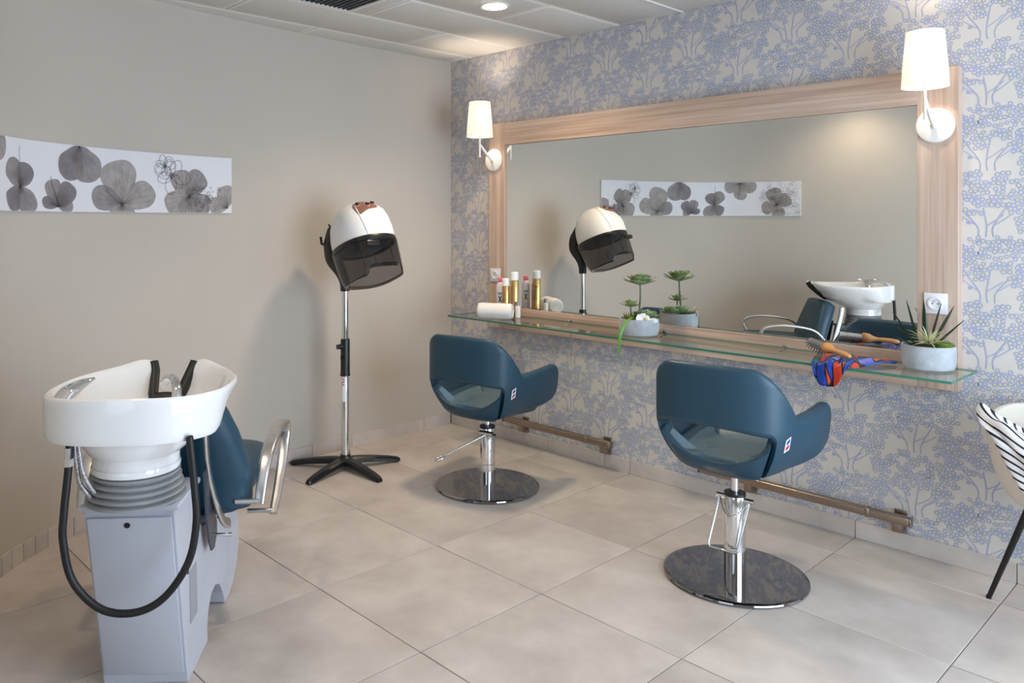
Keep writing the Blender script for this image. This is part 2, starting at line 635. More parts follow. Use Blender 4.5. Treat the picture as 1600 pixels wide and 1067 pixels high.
# walls
wm = struct(MB().box((-0.45, 0.0, -0.1), (5.1, 0.12, ZC + 0.1)).build('wall_back', M_PAPER, smooth=False))
wm['label'] = 'wall papered with lilac flowering trees'
inner = [[(p.x, p.y, z) for z in (-0.1, ZC + 0.1)] for p in WL]
outer = []
for k in range(len(WL)):
    q = wall_pt(WS[k], -0.12)
    outer.append([(q.x, q.y, z) for z in (-0.1, ZC + 0.1)])
rings = [[a[0], a[1], b[1], b[0]] for a, b in zip(inner, outer)]
wl = struct(MB().loft(rings).build('wall_left', M_WALL, angle=40))
wl['label'] = 'curved beige painted wall'
struct(MB().box((1.8, -6.1, -0.1), (1.9, -3.54, ZC + 0.1)).build('wall_front', M_WALL, smooth=False))


def window_wall(name, wname, axis, at, lo, hi, wlo, whi, sill, head):
    """wall across `axis` with a glazed opening"""
    t = 0.12
    m = MB()

    def bx(a, b, z0, z1):
        if axis == 'x':
            m.box((at, a, z0), (at + t, b, z1))
        else:
            m.box((a, at - t, z0), (b, at, z1))
    bx(lo, wlo, -0.1, ZC + .1)
    bx(whi, hi, -0.1, ZC + .1)
    bx(wlo, whi, -0.1, sill)
    bx(wlo, whi, head, ZC + .1)
    struct(m.build(name, M_WALL, smooth=False))
    f = MB()
    g = MB()

    def fx(mm, a, b, z0, z1, d0, d1):
        if axis == 'x':
            mm.box((at + d0, a, z0), (at + d1, b, z1))
        else:
            mm.box((a, at - d1, z0), (b, at - d0, z1))
    w = 0.05
    for a, b, z0, z1 in ((wlo, wlo + w, sill, head), (whi - w, whi, sill, head), (wlo, whi, sill, sill + w), (wlo, whi, head - w, head), ((wlo + whi) / 2 - w / 2, (wlo + whi) / 2 + w / 2, sill, head)):
        fx(f, a, b, z0, z1, .03, .09)
    fx(g, wlo + w, whi - w, sill + w, head - w, .055, .061)
    fo = struct(f.build(wname, M_FRAME, smooth=False))
    g.build('pane', M_PANE, fo, smooth=False)


window_wall('wall_right', 'window_1', 'x', 5.0, -6.1, 0.0, -2.7, -0.3, 0.12, 2.12)
window_wall('wall_entrance', 'window_2', 'y', -6.0, 1.9, 5.1, 2.55, 4.75, 0.12, 2.12)

# ceiling slab + metal panels
ceil = struct(MB().box((-0.6, -6.2, ZC + 0.012), (5.2, 0.1, ZC + 0.15)).build('ceiling', M_CEIL, smooth=False))
ceil['label'] = 'white ceiling with perforated metal panels'
cx0 = [-0.475, -0.075, 0.325, 0.73, 1.13]
pan_w = 0.398
proto = None
for k, x in enumerate(cx0):
    w = 0.398 if k else 0.398
    start = -1.235 + 1.2 if k == 0 else (-0.61 if k % 2 == 1 else -1.2)
    ys = [start + 1.2 * q for q in range(1, -7, -1)]
    for y in ys:
        y1, y0 = y, y - 1.2
        if y0 >= -0.01 or y1 < -5.9:
            continue
        if x < 0.2 and y1 < -3.3:
            continue
        if proto is None:
            pm = MB().box((-0.197, -0.597, 0), (0.197, 0.597, 0.016), bev=0.004, seg=2)
            proto = pm.build('ceiling_panel', M_PERF, ceil)
            c = proto
        else:
            c = inst(proto, 'ceiling_panel', (0, 0, 0), ceil)
        c.location = (x + 0.2, (y0 + y1) / 2, ZC - 0.002)
# plain plasterboard field to the right of the panels
MB().box((1.535, -6.0, ZC - 0.004), (5.0, -0.002, ZC + 0.014), bev=0.002).build('plasterboard_field', M_CEIL, ceil)
MB().box((1.522, -6.0, ZC - 0.010), (1.535, -0.002, ZC + 0.014), bev=0.002).build('edge_trim', M_CEIL, ceil)

# wallpaper print: repeating flowering trees, flat ink just proud of the paper
REP = 0.53


def tree_print(seed, wid, hei):
    r = random.Random(seed)
    fl = []      # (x, y, radius, yellow)
    solid = []   # (x, y, rx, ry)
    lines = []   # (pts, width)
    if wid > .2:
        rows = [(.965, (-.10, .17), .125), (.86, (-.28, .02, .30), .14), (.745, (-.40, -.12, .17, .43), .14), (.63, (-.42, -.14, .14, .43), .14), (.515, (-.38, -.08, .20, .44), .135), (.41, (-.42, -.12, .38), .12), (.31, (-.40, .42), .09)]
    else:
        rows = [(.85, (-.1, .25), .2), (.55, (-.3, .1, .38), .2), (.28, (-.2, .2), .18)]
    pts = []
    for yy, xs, hw in rows:
        for x in xs:
            px, py = (x + r.uniform(-.04, .04)) * wid, (yy + r.uniform(-.03, .03)) * hei
            a, b = hw * wid * r.uniform(.88, 1.15), hw * wid * r.uniform(.37, .50)
            tilt = r.uniform(-.35, .35)
            if r.random() < .45:
                solid.append((px, py - b * .2, a * .7, b * .5))
            for _ in range(160):
                u, v = r.uniform(-1, 1), r.uniform(-1, 1)
                if u * u + v * v > 1:
                    continue
                x_, y_ = px + u * a, py + v * b + tilt * u * a * .5 - (u * u) * b * .5
                if all((x_ - q[0]) ** 2 + (y_ - q[1]) ** 2 > .0148 ** 2 for q in pts):
                    pts.append((x_, y_))
    for x_, y_ in pts:
        if r.random() < .93:
            fl.append((x_, y_, r.uniform(.0090, .0106), r.random() < .55))
    nb = r.choice((3, 4)) if wid > .2 else 2
    for k in range(nb):
        x0 = (k - (nb - 1) / 2) * (.085 * wid)
        top = (x0 * 3.2 + r.uniform(-.02, .02), hei * r.uniform(.42, .50))
        mid = (x0 * 1.25 + r.uniform(-.004, .004), hei * .17)
        ps = catmull([(x0 * 1.05, 0, 0), (mid[0], mid[1], 0), (top[0], top[1], 0)], 4)
        lines.append(([(p.x, p.y) for p in ps], .0052))
        side = 1 if x0 >= 0 else -1
        q = catmull([(mid[0], mid[1] * 1.02, 0), (mid[0] + side * .10 * wid, hei * .25, 0), (mid[0] + side * .20 * wid, hei * .34, 0)], 3)
        lines.append(([(p.x, p.y) for p in q], .0036))
    if r.random() < .7 and wid > .2:
        solid.append((-.21 * wid, hei * .22, .009, .0075))
    return fl, solid, lines


def print_cell():
    """verts (x,z,layer), faces, material index for one repeat"""
    V, F, MI = [], [], []

    def disc(x, y, rx, ry, n, layer, mi, ph=0.0):
        k = len(V)
        for i in range(n):
            a = 2 * pi * i / n + ph
            V.append((x + rx * cos(a), y + ry * sin(a), layer))
        F.append(list(range(k, k + n)))
        MI.append(mi)

    trees = [(11, .135, .020, .284, .256), (12, .400, .150, .284, .254), (13, .130, .285, .282, .256), (14, .395, .415, .284, .256)]
    small = [(21, .265, .005, .11, .10), (22, .265, .262, .11, .10)]
    lay = 0
    for seed, bx, by, w, h in trees + small:
        fl, so, li = tree_print(seed, w, h)
        lay += 1
        L = 0.00015 + 0.00017 * lay
        sg = 0
        for pts, wd in li:
            for (xa, ya), (xb, yb) in zip(pts, pts[1:]):
                d = hypot(xb - xa, yb - ya) or 1e-6
                nx, ny = -(yb - ya) / d * wd / 2, (xb - xa) / d * wd / 2
                ex, ey = (xb - xa) / d * .001, (yb - ya) / d * .001
                k = len(V)
                sg += 1
                LL = L + (sg % 9) * .0000025
                V.extend([(bx + xa + nx - ex, by + ya + ny - ey, LL), (bx + xa - nx - ex, by + ya - ny - ey, LL), (bx + xb - nx + ex, by + yb - ny + ey, LL), (bx + xb + nx + ex, by + yb + ny + ey, LL)])
                F.append([k, k + 1, k + 2, k + 3]); MI.append(0)
        for q, (x, y, rx, ry) in enumerate(so):
            disc(bx + x, by + y, rx, ry, 10, L + .00003 + q * .0000015, 0)
        for q, (x, y, r_, yel) in enumerate(fl):
            disc(bx + x, by + y, r_, r_, 8, L + .00007 + .0000022 * (q % 30), 0, q)
        for q, (x, y, r_, yel) in enumerate(fl):
            disc(bx + x, by + y, r_ * .44, r_ * .44, 6, L + .00015, 2 if yel else 1, q)
    return V, F, MI


cV, cF, cM = print_cell()
pv, pf, pmi = [], [], []
x_lo, x_hi, z_lo, z_hi = -0.288, 5.0, 0.074, ZC - 0.004
for ci in range(-1, 10):
    for cj in range(-1, 6):
        ox, oz = -0.15 + ci * REP, -0.12 + cj * REP
        for f, mi in zip(cF, cM):
            P = [(cV[i][0] + ox, cV[i][1] + oz, cV[i][2]) for i in f]
            if min(p[0] for p in P) > 3.7 or max(p[0] for p in P) < x_lo or min(p[1] for p in P) > z_hi or max(p[1] for p in P) < z_lo:
                continue
            # hidden behind the mirror board
            if min(p[0] for p in P) > .20 and max(p[0] for p in P) < 2.75 and min(p[1] for p in P) > .80 and max(p[1] for p in P) < 2.0:
                continue
            k = len(pv)
            for x, z, l in P:
                pv.append((min(max(x, x_lo), x_hi), -l, min(max(z, z_lo), z_hi)))
            pf.append(list(range(k, k + len(P))))
            pmi.append(mi)
me = bpy.data.meshes.new('wallpaper_print')
me.from_pydata(pv, [], pf)
for m in (M_INK, M_DOT, M_YEL):
    me.materials.append(m)
me.polygons.foreach_set('material_index', pmi)
me.update()
wp = bpy.data.objects.new('wallpaper_print', me)
COL.objects.link(wp)
wp.parent = wm
wp['kind'] = 'stuff'
wp['label'] = 'lilac tree print with yellow dots'

# baseboards: ceramic tiles
bb = struct(MB().box((-0.285, -0.005, 0.0), (5.0, 0.0, 0.074)).build('baseboard_back', M_GROUT, smooth=False))
joints = [-0.276, -.003, .6, 1.029, 1.204, 1.8, 2.4, 3.0, 3.6, 4.2, 4.8, 5.0]
for a, b in zip(joints, joints[1:]):
    MB().box((a + J, -0.011, 0.0005), (b - J, -0.001, 0.077), bev=0.0012, seg=1).build('baseboard_tile', M_TILE, bb)
base_rings = []
for k in range(0, len(WS)):
    a, b = wall_pt(WS[k], 0.004), wall_pt(WS[k], 0.0)
    base_rings.append([(a.x, a.y, 0), (a.x, a.y, .074), (b.x, b.y, .074), (b.x, b.y, 0)])
bl = struct(MB().loft(base_rings).build('baseboard_left', M_GROUT, angle=40))
s = 0.115
lens_ = []
while s < WS[-1] - 0.1:
    w = 0.245 if s < 0.2 else (0.6 if s < 0.8 else (0.30 if s < 1.6 else 0.072))
    lens_.append((s, s + w))
    s += w
for a, b in lens_:
    n = max(2, int((b - a) / 0.05))
    rg = []
    for k in range(n + 1):
        t = a + J + (b - a - 2 * J) * k / n
        p, q = wall_pt(t, 0.011), wall_pt(t, 0.001)
        rg.append([(p.x, p.y, .0005), (p.x, p.y, .077), (q.x, q.y, .077), (q.x, q.y, .0005)])
    MB().loft(rg).build('baseboard_tile', M_TILE, bl, angle=40)

# downlights
def downlight(x, y, label, power):
    t = thing('ceiling_downlight', label, 'downlight', (x, y, ZC - 0.0065), 0, 'recessed ceiling downlights')
    MB().lathe([(.062, .004), (.064, -.003), (.076, -.004), (.078, 0.0), (.078, .002), (.062, .004)], 40, cap0=False, cap1=False).build('trim_ring', M_LAMPW, t)
    MB().lathe([(.0, .0035), (.03, .0025), (.060, .0012), (.062, .0035)], 40, cap0=False, cap1=False).build('lens', M_LED, t)
    d = bpy.data.lights.new('downlight_lamp', 'SPOT')
    d.energy = power
    d.color = (1.0, 0.79, 0.57)
    d.spot_size = radians(140)
    d.spot_blend = 0.8
    d.shadow_soft_size = 0.09
    o = bpy.data.objects.new('downlight_lamp', d)
    COL.objects.link(o)
    o.parent = t
    o.location = (0, 0, -0.03)


downlight(.938, -.819, 'round lit downlight in the perforated ceiling near the mirror wall', 62)
downlight(1.335, -3.0, 'added unseen downlight in the ceiling above the wash unit', 18)  # extra lamp out of view, added to light the room
downlight(3.2, -2.4, 'added unseen downlight in the plain ceiling near the camera', 12)  # second added lamp outside the frame, only for more room light

# dark air vent in the ceiling
vt = thing('ceiling_vent', 'dark grey square air vent grille set in the perforated ceiling', 'vent', (.53, -1.49, ZC - 0.004))
MB().box((-.17, -.17, .0), (.17, .17, .003)).build('backing', M_HOLE, vt)
m = MB()
for a, b in (((-.185, -.185), (.185, -.165)), ((-.185, .165), (.185, .185)), ((-.185, -.165), (-.165, .165)), ((.165, -.165), (.185, .165))):
    m.box((a[0], a[1], -.004), (b[0], b[1], .003))
m.build('frame', M_CEIL, vt)
for k in range(12):
    y = -.15 + k * .0275
    MB().box((-.165, y - .004, -.004), (.165, y + .004, 0.0005)).build('slat', M_BRACKET, vt)

# ------------------------------------------------------------------ mirror on its oak board
FT = 0.055
mr = thing('wall_mirror', 'large rectangular mirror in a wide pale oak frame on the papered wall', 'mirror', (1.475, 0, 0.725))
X0, X1, Z0, Z1 = .138, 2.813, .725, 2.048
IX0, IX1, IZ0, IZ1 = .277, 2.663, .865, 1.905


def mr_box(name, x0, x1, z0, z1, m, y0=-FT, y1=-.0006, bev=.0015):
    return MB().box((x0 - 1.475, y0, z0 - .725), (x1 - 1.475, y1, z1 - .725), bev=bev, seg=1).build(name, m, mr)


mr_box('frame_stile', X0, IX0, Z0, Z1, M_OAKV)
mr_box('frame_stile', IX1, X1, Z0, Z1, M_OAKV)
mr_box('frame_rail', IX0, IX1, IZ1, Z1, M_OAKH)
mr_box('frame_rail', IX0, .825, Z0, IZ0, M_OAKH)
mr_box('frame_rail', .8255, IX1, Z0, IZ0, M_OAKH)
mr_box('backing_board', IX0, IX1, IZ0, IZ1, M_OAKH, y0=-.036, y1=-.002, bev=0)
mr_box('mirror_glass', IX0 + .002, IX1 - .002, IZ0 + .002, IZ1 - .002, M_MIRROR, y0=-.041, y1=-.0365, bev=0)

# glass shelf
SZ = 0.823
sh = thing('glass_shelf', 'long clear glass shelf with green edges below the mirror', 'shelf', (1.5, -FT, SZ))
g = MB()
xa, xb, ya, yb = .105 - 1.5, 2.879 - 1.5, -.335, -.002
g.add([(xa, ya, -.010), (xb, ya, -.010), (xb, yb, -.010), (xa, yb, -.010), (xa, ya, 0), (xb, ya, 0), (xb, yb, 0), (xa, yb, 0)],
      [[4, 5, 6, 7], [3, 2, 1, 0]], 0)
g.add([(xa, ya, -.010), (xb, ya, -.010), (xb, yb, -.010), (xa, yb, -.010), (xa, ya, 0), (xb, ya, 0), (xb, yb, 0), (xa, yb, 0)],
      [[0, 1, 5, 4], [1, 2, 6, 5], [2, 3, 7, 6], [3, 0, 4, 7]], 1)
g.build('pane', [M_GLASS, M_GEDGE], sh, smooth=False)
for x in (.26, .825, 1.464, 2.107, 2.72):
    MB().tube([(x - 1.5, -.0005, -.0155), (x - 1.5, -.05, -.0155)], .0055, 12).tube([(x - 1.5, -.0005, .006), (x - 1.5, -.022, .006)], .006, 12).build('shelf_support', M_CHROME, sh)

# power sockets on the frame
def socket(x, z, label):
    t = thing('power_socket', label, 'socket', (x, -FT, z), 0, 'white wall sockets on the mirror frame')
    p = MB().box((-.043, -.008, -.043), (.043, 0.0, .043), bev=.003)
    p.build('cover_plate', M_SOCKET, t)
    MX = Matrix.Rotation(radians(90), 4, 'X')
    MB().lathe([(.0, .0105), (.0185, .0105), (.020, .0145), (.0265, .0145), (.0275, .008)], 36, M=MX, cap0=False, cap1=False).build('socket_ring', M_SOCKET, t)
    for dx in (-.0095, .0095):
        MB().lathe([(0.0001, .0112), (.0026, .0112), (.0026, .0103)], 12, M=Matrix.Translation((dx, 0, 0)) @ MX, cap1=False).build('pin_hole', M_HOLE, t)
    MB().cyl((0, -.0105, .010), (0, -.020, .010), .0022, 10).build('earth_pin', M_CHROME, t)


socket(.2025, 1.065, 'white wall socket on the left side of the mirror frame behind the bottles')
socket(2.733, 1.078, 'white wall socket on the mirror frame above the spiky aloe')


# wall sconces
def sconce(x, label):
    t = thing('wall_sconce', label, 'lamp', (x, -FT, 1.812), 0, 'white sconces on the mirror frame')
    MX = Matrix.Rotation(radians(90), 4, 'X')
    MB().lathe([(.0, .0155), (.060, .0145), (.069, .011), (.0725, .004), (.072, 0.0)], 48, M=MX, cap0=False).build('back_plate', M_LAMPW, t)
    arm = catmull([(0, -.010, .0), (0, -.05, .022), (0, -.095, .062), (0, -.128, .095)], 6)
    MB().tube(arm, [.011 - .0045 * k / (len(arm) - 1) for k in range(len(arm))], 14).sphere((0, -.012, 0), .016, 14, 8).build('arm', M_LAMPW, t)
    MB().tube([(0, -.130, .012), (0, -.130, .17)], .0062, 14).build('stem', M_LAMPW, t)
    A = Matrix.Translation((0, -.130, .143))
    prof = [(.083, 0.0), (.0845, .001), (.0800, .08), (.0740, .15), (.0680, .2225), (.0665, .2225), (.0725, .15), (.0785, .08), (.083, 0.0)]
    MB().lathe(prof, 48, M=A, cap0=False, cap1=False).build('shade', M_SHADE, t)
    MB().lathe([(.010, .012), (.016, .02), (.016, .05), (.010, .056)], 20, M=A).build('lamp_holder', M_LAMPW, t)
    d = bpy.data.lights.new('sconce_bulb', 'POINT')
    d.energy = 6.0
    d.color = (1.0, 0.82, 0.62)
    d.shadow_soft_size = 0.028
    o = bpy.data.objects.new('sconce_bulb', d)
    COL.objects.link(o)
    o.parent = t
    o.location = (0, -.130, .143 + .135)


sconce(.185, 'white lamp with tapered shade on the far left corner of the mirror frame')
sconce(2.731, 'white lamp with tapered shade on the right end of the mirror frame')


# foot rails
def rail(x0, x1, brackets, label):
    xc = (x0 + x1) / 2
    t = thing('foot_rail', label, 'foot rail', (xc, 0, .155), 0, 'bronze foot rails along the papered wall')
    MB().box((x0 - xc, -.092, -.019), (x1 - xc, -.056, .019), bev=.010, seg=3).build('bar', M_BRONZE, t)
    for e in (x0 - xc - .004, x1 - xc):
        MB().box((e, -.093, -.020), (e + .004, -.055, .020), bev=.0015, seg=1).build('end_cap', M_BRONZE, t)
    sx = x1 - xc - .18
    MB().box((sx, -.094, -.021), (sx + .022, -.054, .021), bev=.008, seg=3).build('joint_sleeve', M_BRONZE, t)
    for bx in brackets:
        b = bx - xc
        MB().box((b - .019, -.060, -.064), (b + .019, -.0115, -.018), bev=.003).box((b - .024, -.0115, -.074), (b + .024, -.0008, .02), bev=.002).build('bracket', M_BRONZE, t)


rail(.298, 1.121, (.42, 1.05), 'bronze foot rail low on the wall behind the far styling chair')
rail(1.672, 2.645, (1.92, 2.585), 'bronze foot rail low on the wall behind the near styling chair')

# ------------------------------------------------------------------ long flower print on the curved wall
S_A = None
best = 1e9
CAMP = Vector((3.775, -3.72, 1.421)); RV = Vector((.674, .739, 0)); FV = Vector((-.739, .674, 0))


def wall_s_for(pred):
    b, bs = 1e9, 0
    for k in range(2000):
        s_ = WS[-1] * k / 2000
        v = abs(pred(wall_pt(s_)))
        if v < b:
            b, bs = v, s_
    return bs


S_R = wall_s_for(lambda p: p.y + 1.705)          # end nearest the corner
S_L = wall_s_for(lambda p: p.x - .80)            # other end, beyond the left of the picture
AZ0, AZ1 = 1.459, 1.760
art = thing('flower_print', 'long white panel printed with translucent grey hydrangea petals on the curved wall', 'wall art', tuple(wall_pt((S_R + S_L) / 2, 0.0)) [:2] + (AZ0,))
ORG = Vector(art.location)
AL = S_L - S_R


def art_pt(u, v, off):
    """u 0..AL from the left end as seen facing the wall, v height in m"""
    p = wall_pt(S_L - u, off)
    return Vector((p.x, p.y, AZ0 + v)) - ORG


rg = []
for k in range(61):
    u = AL * k / 60
    rg.append([art_pt(u, 0, .012), art_pt(u, AZ1 - AZ0, .012), art_pt(u, AZ1 - AZ0, .002), art_pt(u, 0, .002)])
MB().loft(rg).build('panel', M_ARTW, art, angle=30)
AH = AZ1 - AZ0
layer = [0]


def art_poly(name, pts, m, center=None):
    """fan polygon on the panel clipped to it"""
    layer[0] += 1
    off = .0122 + .00006 * layer[0]
    c = center or (sum(p[0] for p in pts) / len(pts), sum(p[1] for p in pts) / len(pts))
    V, F = [], []
    nr = 5
    for j in range(nr + 1):
        for p in pts:
            u = c[0] + (p[0] - c[0]) * j / nr
            v = c[1] + (p[1] - c[1]) * j / nr
            V.append(art_pt(min(max(u, .001), AL - .001), min(max(v, .001), AH - .001), off))
    n = len(pts)
    for j in range(nr):
        for i in range(n):
            q = (i + 1) % n
            F.append([j * n + i, j * n + q, (j + 1) * n + q, (j + 1) * n + i])
    return MB().add(V, F).build(name, m, art, angle=60)


def art_line(mb, pts, w):
    off = .0122 + .00006 * 90
    pts = [p for p in pts if .002 < p[0] < AL - .002 and .002 < p[1] < AH - .002]
    for (a, b), (c, d) in zip(pts, pts[1:]):
        L = hypot(c - a, d - b)
        if L < 1e-5 or L > .06:
            continue
        nx, ny = -(d - b) / L * w / 2, (c - a) / L * w / 2
        mb.add([art_pt(a + nx, b + ny, off), art_pt(a - nx, b - ny, off), art_pt(c - nx, d - ny, off), art_pt(c + nx, d + ny, off)], [[0, 1, 2, 3]])


def petal(cu, cv, ang, length, width, m, veins, notch=.0, rs=0):
    r = random.Random(rs)
    pts = []
    n = 40
    for i in range(n):
        t = 2 * pi * i / n
        # round petal with its narrow end at the flower centre
        f = .5 - .5 * cos(t)
        x = length * f * (1 + .03 * sin(3 * t + rs))
        y = width * .56 * sin(t) * (.50 + .58 * f) * (1 + .03 * sin(5 * t + rs * 2))
        pts.append((cu + x * cos(ang) - y * sin(ang), cv + x * sin(ang) + y * cos(ang)))
    art_poly('petal', pts, m)
    for k in range(7):
        a0 = (k - 3) / 3
        ln = []
        for q in range(9):
            s_ = q / 8 * (.92 - .12 * abs(a0))
            x = length * s_
            y = a0 * width * .36 * s_ ** .8
            ln.append((cu + x * cos(ang) - y * sin(ang), cv + x * sin(ang) + y * cos(ang)))
        art_line(veins, ln[:6] if k % 2 else ln, .0016 if k == 3 else .0009)


veins = MB()
U = lambda f: f * AL


def flower(u, v, petals, mats, stem=None, rs=0):
    for k, (a, l, w) in enumerate(petals):
        petal(u, v, radians(a), l, w, mats[k % len(mats)], veins, .03, rs + k)
    c = [(u + .006 * cos(t * pi / 4), v + .006 * sin(t * pi / 4)) for t in range(8)]
    art_poly('flower_centre', c, M_VEIN)
    if stem:
        art_line(veins, [(u + (stem[0]) * q / 8, v + stem[1] * q / 8) for q in range(9)], .002)


flower(U(.255), AH - .01, [(-90, .15, .12), (-20, .14, .13), (-160, .14, .13)], [M_PET2, M_PET2], (0.01, -.12), 3)
flower(U(.372), .100, [(62, .110, .115), (122, .130, .115), (-128, .11, .115), (-55, .135, .12)], [M_PET3, M_PET1], (-.01, .17), 10)
flower(U(.485), .024, [(108, .125, .10), (50, .13, .105), (5, .085, .07), (165, .09, .06)], [M_PET1, M_PET3], (-.045, .13), 20)
flower(U(.545), AH - .004, [(-118, .165, .15), (-62, .175, .165)], [M_PET3, M_PET1], None, 30)
flower(U(.668), .040, [(98, .215, .215), (22, .20, .15), (165, .17, .13), (-60, .1, .1), (-120, .1, .09)], [M_PET2, M_PET2, M_PET1], None, 40)
flower(U(.868), .085, [(62, .15, .14), (118, .15, .13), (205, .15, .14), (-30, .14, .13), (-100, .11, .12)], [M_PET1, M_PET2, M_PET2], (.10, .06), 50)
flower(U(.985), .03, [(95, .12, .12), (170, .11, .10)], [M_PET2, M_PET2], None, 60)
flower(U(.10), .10, [(75, .15, .14), (150, .13, .13), (-20, .13, .12), (-100, .12, .12)], [M_PET2, M_PET2], None, 70)


def outline_flower(u, v, sc, rs):
    r = random.Random(rs)
    for k in range(7):
        a = k / 7 * 2 * pi + r.uniform(-.2, .2)
        l = sc * r.uniform(.8, 1.1)
        ln = []
        for i in range(17):
            t = 2 * pi * i / 16
            x = l * (.5 - .5 * cos(t))
            y = l * .33 * sin(t)
            ln.append((u + x * cos(a) - y * sin(a), v + x * sin(a) + y * cos(a)))
        art_line(veins, ln, .0018)
    art_line(veins, [(u + sc * .12 * cos(t * pi / 6), v + sc * .12 * sin(t * pi / 6)) for t in range(13)], .002)


outline_flower(U(.815), .19, .105, 1)
outline_flower(U(.795), .235, .06, 2)
r_ = random.Random(5)
for k in range(46):
    a, b = r_.uniform(.86, .965), r_.uniform(.02, .45)
    rr = r_.uniform(.005, .013)
    art_line(veins, [(U(a) + rr * cos(t * pi / 4) * r_.uniform(.8, 1.2), AH * b + rr * sin(t * pi / 4)) for t in range(9)], .0012)
for k in range(120):
    a, b = r_.uniform(.005, .17), r_.uniform(.03, .97)
    if hypot((a - .085) * AL / .17, b * AH - .15) > 1.1 and b > .5:
        continue
    rr = r_.uniform(.010, .020)
    art_line(veins, [(U(a) + rr * cos(t * pi / 4) * r_.uniform(.75, 1.25), AH * b + rr * sin(t * pi / 4)) for t in range(9)], .0011)
veins.build('line_drawing', M_VEIN, art, angle=60, kind='stuff')

# ------------------------------------------------------------------ styling chairs
def u_path():
    """plan of the wrap-round shell, from left arm front round the back to right arm front"""
    half = catmull([(0, -.262, 0), (.08, -.260, 0), (.16, -.248, 0), (.225, -.212, 0), (.262, -.15, 0), (.282, -.06, 0), (.290, .05, 0), (.288, .15, 0), (.280, .27, 0)], 14)
    s = [0.0]
    for a, b in zip(half, half[1:]):
        s.append(s[-1] + (b - a).length)
    return half, s


UP, USL = u_path()
UMAX = USL[-1]


def u_at(s):
    sg = -1 if s < 0 else 1
    a = abs(s)
    a = min(a, UMAX - 1e-6)
    for i in range(len(USL) - 1):
        if USL[i + 1] >= a:
            break
    t = (a - USL[i]) / (USL[i + 1] - USL[i])
    p = UP[i].lerp(UP[i + 1], t)

    def vn(k):
        d = (UP[min(k + 1, len(UP) - 1)] - UP[max(k - 1, 0)]).normalized() if k else Vector((1, 0, 0))
        return Vector((d.y, -d.x, 0))
    n = (vn(i) * (1 - t) + vn(i + 1) * t).normalized()
    return Vector((p.x * sg, p.y, 0)), Vector((n.x * sg, n.y, 0))


def plan_scale(z):   # z measured from the shell underside
    t = max(0, min(1, (.20 - z) / .20))
    return 1 - .33 * t ** 1.8


def plan_xy(p, z):
    k = plan_scale(z)
    ky = 1 - (1 - k) * (1 - .8 * sstep(-.12, .10, p.y))
    kx = 1 - (1 - k) * (1 - .65 * sstep(-.08, .18, p.y))
    return Vector((p.x * kx, p.y * ky, 0))


S_OPEN = .256


def shell_top(s):
    a = abs(s)
    z = .43 + .004 * cos(min(1, a / .2) * pi / 2)
    if a > .182:
        k = min(1, (a - .182) / .188)
        z = .43 - .185 * (.35 * k + .65 * k * k) if k < 1 else .245 + .006 * sstep(.37, UMAX, a)
    end = UMAX - a
    if end < .03:
        z -= .03 * (1 - sqrt(max(0, 1 - (1 - end / .03) ** 2)))
    return z


def shell_bot(s):
    a = abs(s)
    z = .180 + .020 * (1 - (a / S_OPEN) ** 2) if a < S_OPEN else 0.0
    if a >= S_OPEN:
        z = .012 + .050 * (a - S_OPEN) / (UMAX - S_OPEN)
    if S_OPEN - .03 < a < S_OPEN:
        z -= .022 * ((a - (S_OPEN - .03)) / .03) ** 3
    end = UMAX - a
    if end < .045:
        z += .045 * (1 - sqrt(max(0, 1 - (1 - end / .045) ** 2)))
    return z


def section(s, z0, z1, th, rad=.020):
    p, n = u_at(s)
    rad = min(rad, (z1 - z0) * .45, th * .48)
    pts = []
    LV = (.03, .06, .09, .12, .15, .18, .215, .25, .29, .33, .37)
    mid = [min(max(L, z0 + rad), z1 - rad) for L in LV]
    for k in range(4):
        a = radians(30 * k)
        pts.append((-rad + rad * cos(a), z1 - rad + rad * sin(a)))
    for k in range(4):
        a = radians(90 + 30 * k)
        pts.append((-th + rad + rad * cos(a), z1 - rad + rad * sin(a)))
    pts += [(-th, L) for L in mid[::-1]]
    for k in range(4):
        a = radians(180 + 30 * k)
        pts.append((-th + rad + rad * cos(a), z0 + rad + rad * sin(a)))
    for k in range(4):
        a = radians(270 + 30 * k)
        pts.append((-rad + rad * cos(a), z0 + rad + rad * sin(a)))
    pts += [(0.0, L) for L in mid]
    out = []
    for d, z in pts:
        q = plan_xy(p, z) + n * d
        out.append(Vector((q.x, q.y, z)))
    return out


def make_shell():
    S = []
    s = -UMAX
    marks = sorted(set([-UMAX + .0015 * q * q / 1.2 for q in range(8)] + [UMAX - .0015 * q * q / 1.2 for q in range(8)] +
                       [i * UMAX / 44 for i in range(-44, 45)] +
                       [sg * (S_OPEN + d) for sg in (-1, 1) for d in (-.03, -.022, -.015, -.009, -.004, -.0005, .0005, .006)]))
    rings = [section(x, shell_bot(x), shell_top(x), .052) for x in marks]
    return MB().loft(rings)


def lip_top(s):
    a = abs(s) / S_OPEN
    return .062 + .106 * min(1, a) ** 2.6


